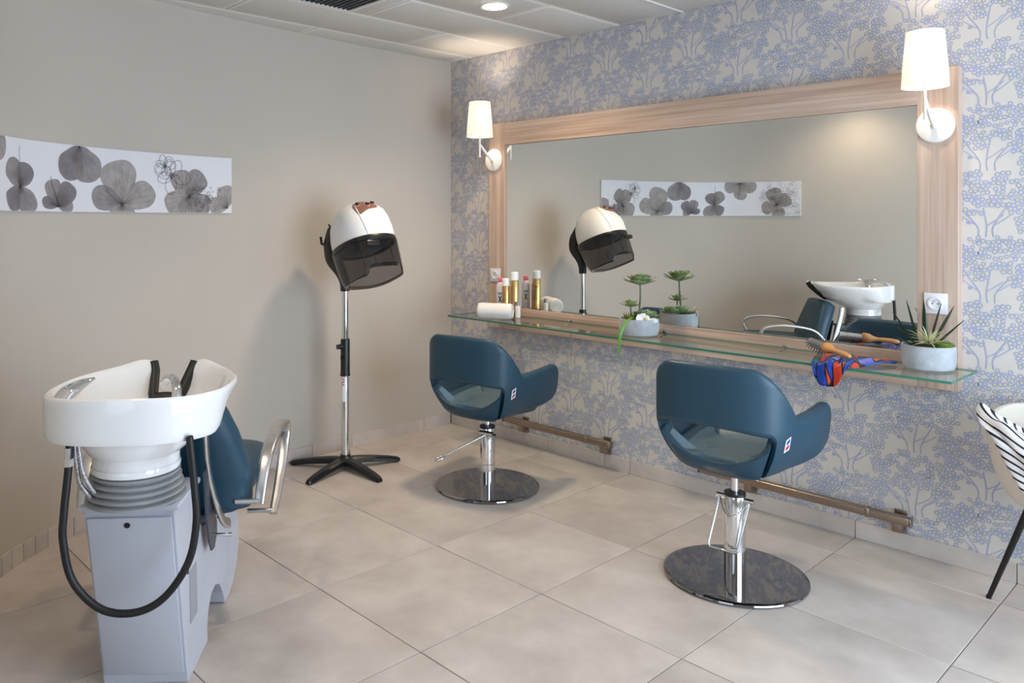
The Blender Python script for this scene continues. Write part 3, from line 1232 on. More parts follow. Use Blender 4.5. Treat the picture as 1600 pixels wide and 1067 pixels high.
def make_seat():
    rings = []
    n = 96
    # closed plan: back follows the shell, sides tucked inside the arms, front rounded
    def plan(k):
        t = k / n      # 0..1 round, start at back centre, going right
        if t < .36:
            s_ = t / .36 * .62
            p, nn = u_at(s_)
            return p, nn, s_
        if t > .64:
            s_ = -(1 - t) / .36 * .62
            p, nn = u_at(s_)
            return p, nn, s_
        q = (t - .36) / .28
        pr, _ = u_at(.62)
        a = pi / 2 * (1 - 2 * q)
        x = pr.x * math.copysign(abs(sin(a)) ** .55, sin(a))
        y = pr.y + .13 * abs(cos(a)) ** .7
        return Vector((x, y, 0)), Vector((sin(a), cos(a), 0)), .9
    P = [plan(k) for k in range(n)]

    def ring(z, inset, use_lip=None, sc=None, zoff=0.0):
        out = []
        for p, nn, s_ in P:
            a = abs(s_)
            tuck = .058 * sstep(S_OPEN - .012, S_OPEN + .008, a)
            zz = z
            if use_lip is not None:
                lip = lip_top(s_) if a < S_OPEN else .105
                zz = lip + zoff
            q = (plan_xy(p, zz) if sc is None else p * sc) - nn * ((tuck + inset) if sc is None else tuck * sc)
            if a < S_OPEN and a > S_OPEN - .02:
                q = q - Vector((math.copysign(.004, s_), 0, 0)) * ((a - S_OPEN + .02) / .02)
            out.append(Vector((q.x, q.y, zz)))
        return out
    rings = [ring(-.012, 0, sc=.30), ring(-.012, 0, sc=.44), ring(-.008, 0, sc=.54), ring(.004, .010), ring(.016, 0.002), ring(.034, 0), ring(0, .0, True, zoff=-.012), ring(0, .006, True, zoff=-.003), ring(0, .014, True), ring(0, .024, True, zoff=-.004), ring(0, .034, True, zoff=-.016)]
    b = MB().loft(rings, cap1=False)
    r2 = [ring(0, .034, True, zoff=-.016), ring(.068, .05), ring(.062, .08), ring(.064, 0, sc=.45), ring(.066, 0, sc=.15)]
    # keep the cushion level everywhere
    return b, MB().loft(r2, cap0=False)


_shell = _seat = None


def styling_chair(loc, rotz, dz, label, lever):
    t = thing('styling_chair', label, 'chair', loc, rotz, 'blue salon styling chairs at the mirror')
    z0 = .445 + dz
    T = Matrix.Translation((0, 0, z0))
    sh_ = make_shell()
    sh_.v = [tuple(T @ Vector(v)) for v in sh_.v]
    so = sh_.build('backrest_shell', M_TEAL, t, angle=50)
    a, b = make_seat()
    for q in (a, b):
        q.v = [tuple(T @ Vector(v)) for v in q.v]
    st = a.build('seat', M_TEAL, t, angle=50)
    b.build('seat_cushion', M_TEALLIT, st, angle=60)
    # woven maker's tag on the right flank
    def tagquad(name, s0, s1, za, zb, off, m):
        V = []
        for (s_, z_) in ((s0, za), (s1, za + .012), (s1, zb + .012), (s0, zb)):
            p, n = u_at(s_)
            q = plan_xy(p, z_) + n * off
            V.append((q.x, q.y, z_ + z0))
        V2 = []
        for (s_, z_) in ((s0, za), (s1, za + .012), (s1, zb + .012), (s0, zb)):
            p, n = u_at(s_)
            q = plan_xy(p, z_) + n * (off - .0012)
            V2.append((q.x, q.y, z_ + z0))
        return MB().add(V + V2, [[0, 1, 2, 3], [7, 6, 5, 4], [0, 4, 5, 1], [1, 5, 6, 2], [2, 6, 7, 3], [3, 7, 4, 0]]).build(name, m, so, smooth=False)
    tagquad('maker_tag', .296, .320, .128, .178, .0024, M_TAGW)
    tagquad('tag_mark', .3015, .3145, .158, .172, .0032, M_TAGB)
    tagquad('tag_mark', .3015, .3145, .135, .149, .0032, M_TAGR)
    # pedestal
    MB().lathe([(.0, 0.0), (.258, 0.0), (.272, .004), (.276, .009), (.274, .014), (.264, .0175), (.262, .0177), (.258, .0178), (.06, .0213), (.05, .0215), (0, .0215)], 96, cap0=False, cap1=False).build('base_plate', M_STEEL, t, angle=25)
    ctop = .335 if dz == 0 else .325
    MB().lathe([(.0425, .0212), (.0425, .125), (.0405, .127), (.0405, ctop - .012), (.038, ctop - .004), (.030, ctop), (.0, ctop)], 40, cap1=False).build('pump_cylinder', M_CHROME, t, angle=30)
    MB().lathe([(.0415, ctop - .010), (.0415, ctop + .002), (.018, ctop + .003), (.018, ctop - .002)], 40, cap0=False, cap1=False).build('cylinder_collar', M_BLACK, t)
    MB().lathe([(.015, ctop - .004), (.015, z0 - .016)], 24).build('piston', M_CHROME, t)
    MB().box((-.09, -.09, z0 - .018), (.09, .09, z0 - .0125), bev=.002).build('mounting_plate', M_BLACK, t)
    lv = MB()
    if lever == 'down':
        axis = Vector((1, 0.0, 0))
        d = Vector((-.12, -.30, -.95)).normalized()
        a0, b0 = Vector((-.060, -.004, ctop - .022)), Vector((.060, -.004, ctop - .022))
        L = .205
        pts = [a0, a0 + d * (L - .012), a0 + d * L + axis * .010, b0 + d * L - axis * .010, b0 + d * (L - .012), b0]
        lv.tube(pts, .0055, 12)
        lv.cyl(a0 + Vector((-.012, 0, 0)), a0 + Vector((.022, 0, 0)), .010, 14)
        lv.cyl(b0 + Vector((-.022, 0, 0)), b0 + Vector((.018, 0, 0)), .010, 14)
        lo = lv.build('pump_lever', M_CHROME, t)
        ch = MB()
        pc = Vector((0.0, -.048, ctop - .088))
        for e in (a0, b0):
            n = 9
            for k in range(n):
                p = e.lerp(pc, k / n) + Vector((0, -.012 * sin(pi * k / n), -.012 * sin(pi * k / n)))
                q = e.lerp(pc, (k + .9) / n) + Vector((0, -.012 * sin(pi * (k + .9) / n), -.012 * sin(pi * (k + .9) / n)))
                ch.tube([p, q], .0026, 6)
        ch.build('lever_chain', M_CHROME, lo)
    else:
        a0 = Vector((.028, -.045, ctop - .030))
        tip = a0 + Vector((-.155, -.185, -.105))
        lv.tube([a0, tip], .0055, 12)
        side = Vector((.76, -.64, 0)) * .020
        d = (tip - a0).normalized()
        loop = catmull([tip - d * .01 - side * .3, tip + side * -1.0, tip + d * .03 - side, tip + d * .042, tip + d * .03 + side, tip + side, tip - d * .01 + side * .3], 4)
        lv.tube(loop, .0045, 10)
        lv.cyl((-.015, -.048, ctop - .030), (.062, -.040, ctop - .030), .014, 14)
        lo = lv.build('pump_lever', M_CHROME, t)
        MB().cyl((.060, -.041, ctop - .030), (.078, -.039, ctop - .030), .005, 10).build('lever_pin', M_BLACK, lo)
    return t


styling_chair((2.225, -.765, 0), radians(5), 0.0, 'blue styling chair on a round chrome base nearest the camera, pump loop hanging down', 'down')
styling_chair((.812, -.745, 0), radians(11), -.05, 'blue styling chair on a round chrome base further away beside the hood dryer, lowered', 'out')

# ------------------------------------------------------------------ hood dryer
dr = thing('hood_dryer', 'white salon hood dryer with smoked visor on a chrome pole and black star foot', 'hair dryer', (.047, -1.13, 0))
for k in range(5):
    a = k * 2 * pi / 5
    R_ = Matrix.Rotation(a, 4, 'Z')
    pts = catmull([(.015, 0, .058), (.09, 0, .056), (.18, 0, .046), (.26, 0, .034), (.318, 0, .021), (.331, 0, .015)], 5)
    rs = [interp([(0, 1.1), (.1, 1.0), (.25, .78), (.32, .66), (.335, .45)], p.x) for p in pts]
    rings = []
    for p, w in zip(pts, rs):
        hw, hb, ht = .031 * w, p.z - (.010 if p.x > .3 else .022 * w + .004), p.z + .006
        rings.append([Vector((p.x, y, z)) for y, z in ((-hw, hb), (-hw * .95, p.z - .004), (-hw * .6, ht), (hw * .6, ht), (hw * .95, p.z - .004), (hw, hb))])
    leg = MB().loft(rings, M=R_)
    lo = leg.build('foot', M_BLACK, dr, angle=40)
    MB().lathe([(.014, 0.0), (.016, .003), (.015, .010)], 14, M=R_ @ Matrix.Translation((.312, 0, 0))).build('glide', M_RUBBER, lo)
MB().lathe([(.0, .02), (.045, .022), (.050, .050), (.042, .062), (.030, .070), (.027, .082), (.0, .082)], 32, cap0=False, cap1=False).build('hub', M_BLACK, dr)
MB().lathe([(.0225, .078), (.0225, .54)], 32).build('lower_pole', M_CHROME, dr)
MB().lathe([(.029, .532), (.029, .541), (.0265, .545), (.0265, .735), (.024, .742), (.019, .744)], 28).build('height_collar', M_BLACK, dr)
MB().cyl((0, -.02, .70), (-.006, -.052, .70), .014, 16).build('clamp_knob', M_BLACK, dr)
MB().cyl((0.01, -.02, .64), (.018, -.036, .64), .010, 12).build('clamp_screw', M_BLACK, dr)
MB().lathe([(.0185, .735), (.0185, 1.03)], 28).build('upper_pole', M_CHROME, dr)
# sticker wrapped on the lower pole, facing the room
def sticker(name, a0, a1, z0, z1, r, m, par):
    V, F = [], []
    n = 10
    for k in range(n + 1):
        a = a0 + (a1 - a0) * k / n
        V += [(r * cos(a), r * sin(a), z0), (r * cos(a), r * sin(a), z1)]
    F = [[2 * k, 2 * k + 2, 2 * k + 3, 2 * k + 1] for k in range(n)]
    return MB().add(V, F).build(name, m, par)


ac = atan2(-2.59, 3.728)
st = sticker('safety_sticker', ac - 1.15, ac + .12, .385, .525, .0228, M_TAGW, dr)
sw = MB()
for (z0, z1, a0, a1) in ((.512, .517, -.85, -.35), (.500, .514, -.40, -.22), (.494, .500, -.80, -.30), (.484, .496, -.92, -.74), (.478, .484, -.85, -.25)):
    n = 4
    for k in range(n):
        aa, ab = ac + a0 + (a1 - a0) * k / n, ac + a0 + (a1 - a0) * (k + 1) / n
        r_ = .0230
        sw.add([(r_ * cos(aa), r_ * sin(aa), z0), (r_ * cos(ab), r_ * sin(ab), z0), (r_ * cos(ab), r_ * sin(ab), z1), (r_ * cos(aa), r_ * sin(aa), z1)], [[0, 1, 2, 3]])
sw.build('sticker_mark', M_TAGR, st)
# hood (local frame: +x is the opening side, z along the hood axis)
HT = radians(-21.5)
HM = Matrix.Translation((.185, 0, 1.272)) @ Matrix.Rotation(HT, 4, 'Y')


def hood_ring(rx, ry, z, n=56, ex=2.3, xo=0.0):
    out = []
    for k in range(n):
        a = 2 * pi * k / n
        c, s_ = cos(a), sin(a)
        out.append(HM @ Vector((xo + rx * math.copysign(abs(c) ** (2 / ex), c), ry * math.copysign(abs(s_) ** (2 / ex), s_), z)))
    return out


prof = [(.178, .160, .012), (.180, .163, .03), (.178, .162, .08), (.168, .154, .13), (.148, .138, .178), (.115, .108, .216), (.075, .072, .239), (.03, .028, .249)]
rings = [hood_ring(a, b, z, ex=2.35) for a, b, z in prof]
inner_r = [hood_ring(a * .95, b * .95, z * .95, ex=2.35) for a, b, z in prof]
hood = MB().loft(rings, cap0=False).build('hood', M_WPLAST, dr, angle=50)
MB().loft(inner_r, cap0=False).build('inner_lining', M_BELLOWS, hood, angle=50)
MB().loft([hood_ring(.176, .156, .014), hood_ring(.184, .164, .014), hood_ring(.187, .167, .002), hood_ring(.185, .165, -.016), hood_ring(.170, .150, -.016), hood_ring(.168, .148, .014), hood_ring(.176, .156, .014)], cap0=False, cap1=False).build('rim_ring', M_BLACK, dr)
# front cowl ridge on the dome
for sy in (-1, 1):
    rid = []
    for k in range(15):
        t = k / 14
        z = .02 + .222 * sin(t * pi / 2)
        xx = interp([(p[2], p[0]) for p in prof], z)
        yy = interp([(p[2], p[1]) for p in prof], z)
        a = radians(26 + 22 * t) * sy
        c, s_ = cos(a), sin(a)
        e = 2 / 2.35
        rid.append(HM @ Vector((xx * abs(c) ** e * 1.004, yy * math.copysign(abs(s_) ** e, s_) * 1.004, z)))
    MB().tube(rid, .0035, 8).build('cowl_ridge', M_WPLAST, hood)
# control plate with three dials on the crown front
def dome_pt(x, y):
    """height of the dome above the rim plane at local x,y (approx by scaling the profile)"""
    lo, hi = 0.0, .249
    for _ in range(30):
        mid = (lo + hi) / 2
        a = interp([(p[2], p[0]) for p in prof], mid)
        b = interp([(p[2], p[1]) for p in prof], mid)
        if (abs(x) / a) ** 2.35 + (abs(y) / b) ** 2.35 > 1:
            hi = mid
        else:
            lo = mid
    return lo


def dome_patch(name, cx_, cy_, rx, ry, off, m, par, ex=2.0, n=28):
    V, F = [], []
    nr = 4
    for j in range(nr + 1):
        for k in range(n):
            a = 2 * pi * k / n
            c, s_ = cos(a), sin(a)
            x = cx_ + rx * j / nr * math.copysign(abs(c) ** (2 / ex), c)
            y = cy_ + ry * j / nr * math.copysign(abs(s_) ** (2 / ex), s_)
            V.append(HM @ Vector((x + off * .5, y, dome_pt(x, y) + off)))
    for j in range(nr):
        for k in range(n):
            q = (k + 1) % n
            F.append([j * n + k, j * n + q, (j + 1) * n + q, (j + 1) * n + k])
    return MB().add(V, F).build(name, m, par, angle=60)


cp = dome_patch('control_plate', .118, -.026, .034, .074, .0035, M_PANELR, hood, 3.2)
for yy, xx in ((-.068, .110), (-.020, .132), (.026, .120)):
    dome_patch('dial_ring', xx, yy, .0145, .0165, .0055, M_RINGO, cp)
    q = MB()
    z = dome_pt(xx, yy)
    q.lathe([(.012, 0), (.0118, .011), (.010, .013), (0.0, .013)], 22, M=HM @ Matrix.Translation((xx, yy, z + .003)) @ Matrix.Rotation(radians(38), 4, 'Y'), cap1=False)
    q.build('dial', M_BLACK, cp)
# smoked visor
def visor_ring(z, k, bottom=False):
    out = []
    n = 64
    rx, ry = .178 - .020 * k, .158 - .014 * k
    for i in range(n):
        a = 2 * pi * i / n
        c, s_ = cos(a), sin(a)
        x = rx * math.copysign(abs(c) ** (2 / 2.9), c)
        y = ry * math.copysign(abs(s_) ** (2 / 2.9), s_)
        front = sstep(.55, .8, c)
        zz = z + (0.0 if not bottom else .045 * front)
        out.append(HM @ Vector((x + .018 * k, y, zz)))
    return out


vr = [visor_ring(-.006, 0), visor_ring(-.06, .15), visor_ring(-.12, .4), visor_ring(-.17, .7), visor_ring(-.205, 1.1, True)]
vr2 = [visor_ring(-.205, 1.3, True), visor_ring(-.196, 1.9, True)]
vis = MB().loft(vr + vr2, cap0=False, cap1=False).build('visor', M_VISOR, dr, angle=50)
MB().tube(vr2[-1] + [vr2[-1][0]], .0025, 6).build('visor_edge', M_BLACK, vis)
for a in (-50, -22, 8, 36):
    c, s_ = cos(radians(a)), sin(radians(a))
    e = 2 / 2.9
    p = [HM @ Vector(((.176 - .02 * k) * abs(c) ** e + .018 * k, (.156 - .014 * k) * math.copysign(abs(s_) ** e, s_), z)) for z, k in ((-.008, 0), (-.06, .15), (-.12, .4), (-.16, .62))]
    MB().tube(p, .0022, 6).build('visor_rib', M_BLACK, vis)
MB().box((.166, -.115, -.052), (.184, -.03, -.022), bev=.006, M=HM).build('visor_grip', M_BLACK, vis)
# inner diffuser plate seen through the visor
MB().loft([hood_ring(.165, .145, .004), hood_ring(.12, .10, -.02), hood_ring(.03, .03, -.028)], cap0=False).build('air_diffuser', M_BRACKET, dr, angle=60)
# swan-neck arm at the back of the hood
arm = catmull([(0, 0, 1.015), (-.004, -.002, 1.07), (-.035, -.01, 1.13), (-.088, -.022, 1.195), (-.098, -.03, 1.265), (-.078, -.04, 1.33), (-.052, -.045, 1.385)], 6)
MB().tube(arm, [interp([(1.015, .024), (1.10, .028), (1.2, .040), (1.28, .038), (1.36, .028), (1.39, .018)], p.z) for p in arm], 16, flat=(1.0, .92)).build('swan_neck', M_BLACK, dr, angle=50)
MB().tube([(-.10, -.045, 1.27), (-.130, -.075, 1.285), (-.134, -.078, 1.325)], .008, 12).build('tilt_lever', M_BLACK, dr)
MB().tube([HM @ Vector(p) for p in [(-.150, -.03, .165), (-.185, -.035, .175), (-.205, -.04, .165)]], .0045, 8).tube([HM @ Vector(p) for p in [(-.200, -.06, .215), (-.208, -.045, .175), (-.203, -.03, .135)]], .0045, 8).build('hook', M_BLACK, hood)

# ------------------------------------------------------------------ wash unit (local: +y towards the feet of the client, +x right)
WU = thing('shampoo_unit', 'backwash unit with white ceramic basin, grey cabinet and blue seat', 'wash unit', (1.436, -2.839, 0), radians(141 - 90))
# cabinet body from its side profile
prof_c = [(.088, 0), (.325, 0), (.320, .05), (.335, .10), (.372, .135), (.43, .140), (.50, .112), (.555, .055), (.585, .004), (.64, .002), (.72, .018), (.79, .065), (.825, .14),
          (.815, .22), (.78, .30), (.72, .36), (.62, .385), (.40, .385), (.25, .42), (.19, .47), (.17, .585), (-.062, .585)]
hw0 = .128
bmx = bmesh.new()
va = [bmx.verts.new((-hw0, y, z)) for y, z in prof_c]
vb = [bmx.verts.new((hw0, y, z)) for y, z in prof_c]
n = len(prof_c)
for i in range(n):
    j = (i + 1) % n
    bmx.faces.new([va[i], va[j], vb[j], vb[i]])
bmx.faces.new(va)
bmx.faces.new(vb[::-1])
bmesh.ops.recalc_face_normals(bmx, faces=bmx.faces[:])
me = bpy.data.meshes.new('cabinet')
bmx.to_mesh(me)
bmx.free()
me.materials.append(M_CAB)
cab = bpy.data.objects.new('cabinet', me)
COL.objects.link(cab)
cab.parent = WU
bv = cab.modifiers.new('bevel', 'BEVEL')
bv.width = .004
bv.segments = 2
bv.limit_method = 'ANGLE'
bv.angle_limit = radians(50)
MB().box((-.141, -.072, .585), (.141, .180, .603), bev=.006).build('cabinet_top', M_CAB, WU)
# service door lying on the raked rear face
slope = atan2(.088 + .062, .585)
DM = Matrix.Translation((0, .088, 0)) @ Matrix.Rotation(slope, 4, 'X')
L_ = hypot(.585, .15)
dpan = MB().box((-.119, -.010, .045), (.119, -.0005, L_ - .018), bev=.003, M=DM).build('service_door', M_CAB, WU)
MB().lathe([(.0001, -.0125), (.0075, -.012), (.0085, -.009)], 18, M=DM @ Matrix.Translation((-.006, 0, L_ - .040)) @ Matrix.Rotation(radians(-90), 4, 'X') @ Matrix.Scale(-1, 4, (0, 0, 1))).build('door_lock', M_HOLE, dpan)
MB().cyl(DM @ Vector((-.006, -.008, L_ - .040)), DM @ Vector((-.006, -.0125, L_ - .040)), .0085, 18).build('door_lock', M_BLACK, dpan)
bv = MB().box((.1283, .105, .17), (.1300, .185, .335), bev=.0005, seg=1)
bv.v = [(x, y + (.0 if z < .25 else -.012), z) for x, y, z in bv.v]
bv.build('side_plate', M_CABD, WU)
for y, z in ((.075, .345), (.46, .37)):
    MB().cyl((.127, y, z), (.1305, y, z), .007, 14).build('side_plug', M_BLACK, WU)
# bellows
pb = [(.118, .601)]
zb = .603
for k in range(5):
    pb += [(.139 - .004 * k, zb + .003), (.140 - .004 * k, zb + .010), (.122 - .003 * k, zb + .014), (.121 - .003 * k, zb + .017)]
    zb += .0185
pb += [(.116, zb + .004), (.0, zb + .004)]
MB().lathe(pb, 48, cap1=False).build('bellows', M_BELLOWS, WU, angle=50)

# basin ---------------------------------------------------------------
NB = 96
RIMZ = .932


def rim_xy(phi):
    """phi 0 = neck side (+y), going clockwise to +x"""
    c, s_ = cos(phi), sin(phi)
    ex = 2.6
    k = (abs(c) ** ex + abs(s_) ** ex) ** (-1 / ex)
    x = .262 * k * s_
    y = .105 + .300 * k * c
    # narrow towards the neck
    x *= 1 - .17 * sstep(.12, .42, y)
    return Vector((x, y, 0))


def neck_xy(phi, r=.122):
    return Vector((r * sin(phi), r * cos(phi), 0))


PR_REAR = [(1.0, 0.0), (1.025, -.010), (1.035, -.030), (1.035, -.070), (1.015, -.115), (.985, -.124), (.34, -.127), (.25, -.155), (.08, -.182), (0.0, -.192), (0.0, -.240)]
PR_FRNT = [(1.0, 0.0), (1.01, -.008), (.97, -.024), (.87, -.050), (.74, -.080), (.62, -.105), (.47, -.130), (.30, -.155), (.12, -.178), (0.0, -.192), (0.0, -.240)]
PR_IN = [(1.0, 0.0), (.975, .004), (.945, .0), (.915, -.012), (.86, -.050), (.76, -.100), (.60, -.135), (.38, -.150), (.12, -.155)]


def notch(phi):
    a = abs((phi + pi) % (2 * pi) - pi)
    return 1 - sstep(.22, .34, a)


def outer_at(phi, t):
    """t in 0..1 along the outside profile"""
    a = abs((phi + pi) % (2 * pi) - pi)
    w = sstep(radians(82), radians(125), a)
    x = t * (len(PR_REAR) - 1)
    i = min(int(x), len(PR_REAR) - 2)
    f = x - i
    k0 = PR_REAR[i][0] * (1 - f) + PR_REAR[i + 1][0] * f
    z0 = PR_REAR[i][1] * (1 - f) + PR_REAR[i + 1][1] * f
    k1 = PR_FRNT[i][0] * (1 - f) + PR_FRNT[i + 1][0] * f
    z1 = PR_FRNT[i][1] * (1 - f) + PR_FRNT[i + 1][1] * f
    k = k0 * w + k1 * (1 - w)
    z = z0 * w + z1 * (1 - w)
    p = neck_xy(phi).lerp(rim_xy(phi), k)
    dip = -.014 * max(0, sin(a)) ** 2 * (1 - t) + .010 * math.exp(-((a - .5) / .2) ** 2) * (1 - t)
    return Vector((p.x, p.y, RIMZ + z + dip))


def build_basin():
    cols_out, cols_in = [], []
    rimline = []
    phis = []
    for k in range(NB):
        u = k / NB * 2 * pi
        # crowd samples near the notch
        phis.append(u - .55 * sin(u) if True else u)
    for phi in phis:
        nz = notch(phi)
        t0 = .50 * nz
        col = [outer_at(phi, t0 + (1 - t0) * (j / 20)) for j in range(21)]
        cols_out.append(col)
        top = col[0]
        rimline.append(top)
        ctr = Vector((0, .05, 0))
        ci = []
        for k_, dz in PR_IN:
            p = ctr.lerp(Vector((top.x, top.y, 0)), k_)
            z = max(top.z + dz * (1 if nz < .5 else .5), RIMZ - .155) if True else 0
            z = top.z + dz * ((top.z - (RIMZ - .155)) / .155)
            ci.append(Vector((p.x, p.y, z)))
        cols_in.append(ci)
    b = MB()
    n1 = len(cols_out[0])
    n2 = len(cols_in[0])
    V, F = [], []
    for c in cols_out:
        V += c
    o2 = len(V)
    for c in cols_in:
        V += c[1:]
    for k in range(NB):
        q = (k + 1) % NB
        for j in range(n1 - 1):
            F.append([k * n1 + j, q * n1 + j, q * n1 + j + 1, k * n1 + j + 1])
        m_ = n2 - 1
        F.append([k * n1, q * n1, o2 + q * m_, o2 + k * m_])
        for j in range(m_ - 1):
            F.append([o2 + k * m_ + j, o2 + q * m_ + j, o2 + q * m_ + j + 1, o2 + k * m_ + j + 1])
    F.append([o2 + k * (n2 - 1) + n2 - 2 for k in range(NB)])
    b.add(V, F)
    return b, phis, rimline


bs, phis, rimline = build_basin()
basin = bs.build('basin', M_WHITE, WU, angle=46)
MB().lathe([(.1235, .712), (.1250, .706), (.1250, .698), (.117, .697)], 48, cap0=False, cap1=False).build('basin_collar', M_WHITE, basin)
MB().lathe([(.0, .7785), (.020, .7795), (.024, .7775)], 24, M=Matrix.Translation((0, .05, 0)), cap0=False, cap1=False).build('drain', M_CHROME, basin)
# black neck rest along the notch
nk = []
idx = sorted([k for k in range(NB) if abs((phis[k] + pi) % (2 * pi) - pi) < .325], key=lambda k: ((phis[k] + pi) % (2 * pi) - pi))
for k in idx:
    nk.append(rimline[k] + Vector((0, -.012, .0)))
rr = [.023 * (0.75 + .25 * sin(pi * i / (len(nk) - 1))) for i in range(len(nk))]
MB().tube(nk, rr, 14, flat=(1.0, .8)).build('neck_rest', M_RUBBER, basin, angle=60)
# mixer tap lever on the left rear rim
lvp = catmull([(-.175, -.105, .905), (-.165, -.080, .928), (-.145, -.04, .946), (-.122, .0, .956)], 6)
MB().tube(lvp, [interp([(0, .024), (.4, .023), (.8, .012), (1, .004)], k / (len(lvp) - 1)) for k in range(len(lvp))], 16, flat=(.7, 1.15)).lathe([(.026, -.02), (.026, .012), (.02, .022), (0, .024)], 24, M=Matrix.Translation((-.172, -.095, .895)), cap1=False).build('mixer_tap', M_CHROME, basin, angle=60)
# spray head curved over the bowl
sp = catmull([(.155, -.150, .890), (.150, -.120, .935), (.130, -.070, .958), (.105, -.02, .955), (.085, .01, .935)], 6)
MB().tube(sp, [interp([(0, .013), (.5, .013), (.75, .017), (1, .021)], k / (len(sp) - 1)) for k in range(len(sp))], 16).build('spray_head', M_CHROME, basin, angle=60)
# hoses
hp = catmull([(-.130, -.150, .815), (-.132, -.155, .74), (-.140, -.165, .62), (-.142, -.165, .54), (-.118, -.160, .43), (-.045, -.155, .350), (.045, -.15, .335), (.125, -.15, .375), (.190, -.15, .47), (.212, -.15, .58), (.207, -.15, .68), (.195, -.148, .80), (.192, -.146, .818)], 8)
hose = MB().tube(hp, .0105, 14).build('shower_hose', M_RUBBER, WU, angle=60)
MB().lathe([(.0135, .0), (.0135, .020), (.011, .022), (.011, .05)], 6, M=Matrix.Translation((-.132, -.154, .745))).build('hose_nut', M_ALU, hose)
for dx in (0, .022):
    q = catmull([(-.125 + dx * .4, -.135, .812), (-.122 + dx * .6, -.125, .73), (-.118 + dx, -.11, .68), (-.096 + dx, -.085, .630), (-.086 + dx, -.062, .600)], 8)
    MB().tube(q, .0068, 10).build('braided_hose', M_BRAID, WU, angle=60)

# seat of the wash unit -------------------------------------------------
def cushion(path, widths, thick, n=28):
    """padded slab along a side-view path (y,z) with per-point half width"""
    P = [Vector((0, y, z)) for y, z in path]
    P = catmull(P, 6)
    m_ = len(P)
    rings = []
    for i, p in enumerate(P):
        t = (P[min(i + 1, m_ - 1)] - P[max(i - 1, 0)]).normalized()
        nn = Vector((0, -t.z, t.y))
        f = i / (m_ - 1)
        hw = interp(widths, f)
        th = thick
        e = min(f, 1 - f)
        k = min(1, e / .07)
        k = sqrt(max(0.02, 1 - (1 - k) ** 2))
        ring = []
        for q in range(n):
            a = 2 * pi * q / n
            c, s_ = cos(a), sin(a)
            x = hw * (0.9 + .1 * k) * math.copysign(abs(c) ** .42, c)
            d = th / 2 * k * math.copysign(abs(s_) ** .75, s_)
            ring.append(p + Vector((x, 0, 0)) + nn * d)
        rings.append(ring)
    return MB().loft(rings)


seat = thing if False else None
bk = cushion([(.300, .800), (.335, .70), (.372, .60), (.40, .50), (.405, .42)], [(0, .185), (.25, .225), (.6, .262), (1, .262)], .135)
bko = bk.build('backrest', M_TEAL, WU, angle=60)
cushion([(.36, .455), (.50, .465), (.66, .475), (.82, .475), (.93, .455)], [(0, .235), (.5, .25), (1, .235)], .12).build('seat_cushion', M_TEAL, WU, angle=60)
# aluminium edge strips following the back
for sx in (-1, 1):
    e = catmull([(sx * .150, .205, .755), (sx * .150, .212, .70), (sx * .153, .235, .60), (sx * .166, .265, .50), (sx * .184, .295, .42), (sx * .196, .335, .392)], 6)
    MB().tube(e, 1.0, 12, flat=(.017, .007), up=(0, 1, 0)).build('back_strip', M_ALU, WU, angle=60)
    # carrier plate under the seat side
    cp_ = [(.17, .62), (.205, .62), (.27, .50), (.335, .40), (.335, .36), (.30, .325), (.265, .33), (.235, .37), (.20, .46)]
    V = [(sx * .150, y, z) for y, z in cp_] + [(sx * .156, y, z) for y, z in cp_]
    k = len(cp_)
    MB().add(V, [list(range(k)), list(range(k, 2 * k))[::-1]] + [[i, (i + 1) % k, k + (i + 1) % k, k + i] for i in range(k)]).build('carrier_plate', M_BRACKET, WU, smooth=False)
    MB().cyl((sx * .156, .29, .372), (sx * .215, .29, .372), .006, 12).build('pivot_pin', M_CHROME, WU)
    # armrest: broad aluminium loop
    ar = catmull([(sx * .296, .345, .452), (sx * .300, .375, .52), (sx * .305, .455, .598), (sx * .308, .60, .628), (sx * .310, .74, .630), (sx * .311, .815, .603), (sx * .310, .825, .55), (sx * .308, .76, .46), (sx * .304, .66, .372), (sx * .300, .60, .325)], 7)
    nA = len(ar)
    wdt = [interp([(0, .72), (.25, 1.0), (.5, 1.15), (.62, .95), (.8, .8), (1, .66)], k / (nA - 1)) for k in range(nA)]
    rings = []
    for i, p in enumerate(ar):
        t = (ar[min(i + 1, nA - 1)] - ar[max(i - 1, 0)]).normalized()
        xx = Vector((1, 0, 0))
        nn = t.cross(xx).normalized()
        ring = []
        for q in range(14):
            a = 2 * pi * q / 14
            c, s_ = cos(a), sin(a)
            ring.append(p + xx * (.023 * wdt[i] * math.copysign(abs(c) ** .55, c)) + nn * (.0095 * math.copysign(abs(s_) ** .6, s_)))
        rings.append(ring)
    ao = MB().loft(rings).build('armrest', M_ALU, WU, angle=50)
    MB().tube([(sx * .215, .345, .462), (sx * .296, .345, .462)], .0095, 12).build('arm_rod', M_ALU, ao)
    MB().tube([(sx * .205, .605, .335), (sx * .300, .605, .335)], .0085, 12).build('arm_rod', M_ALU, ao)

# ------------------------------------------------------------------ things on the shelf
SZT = SZ + .0005


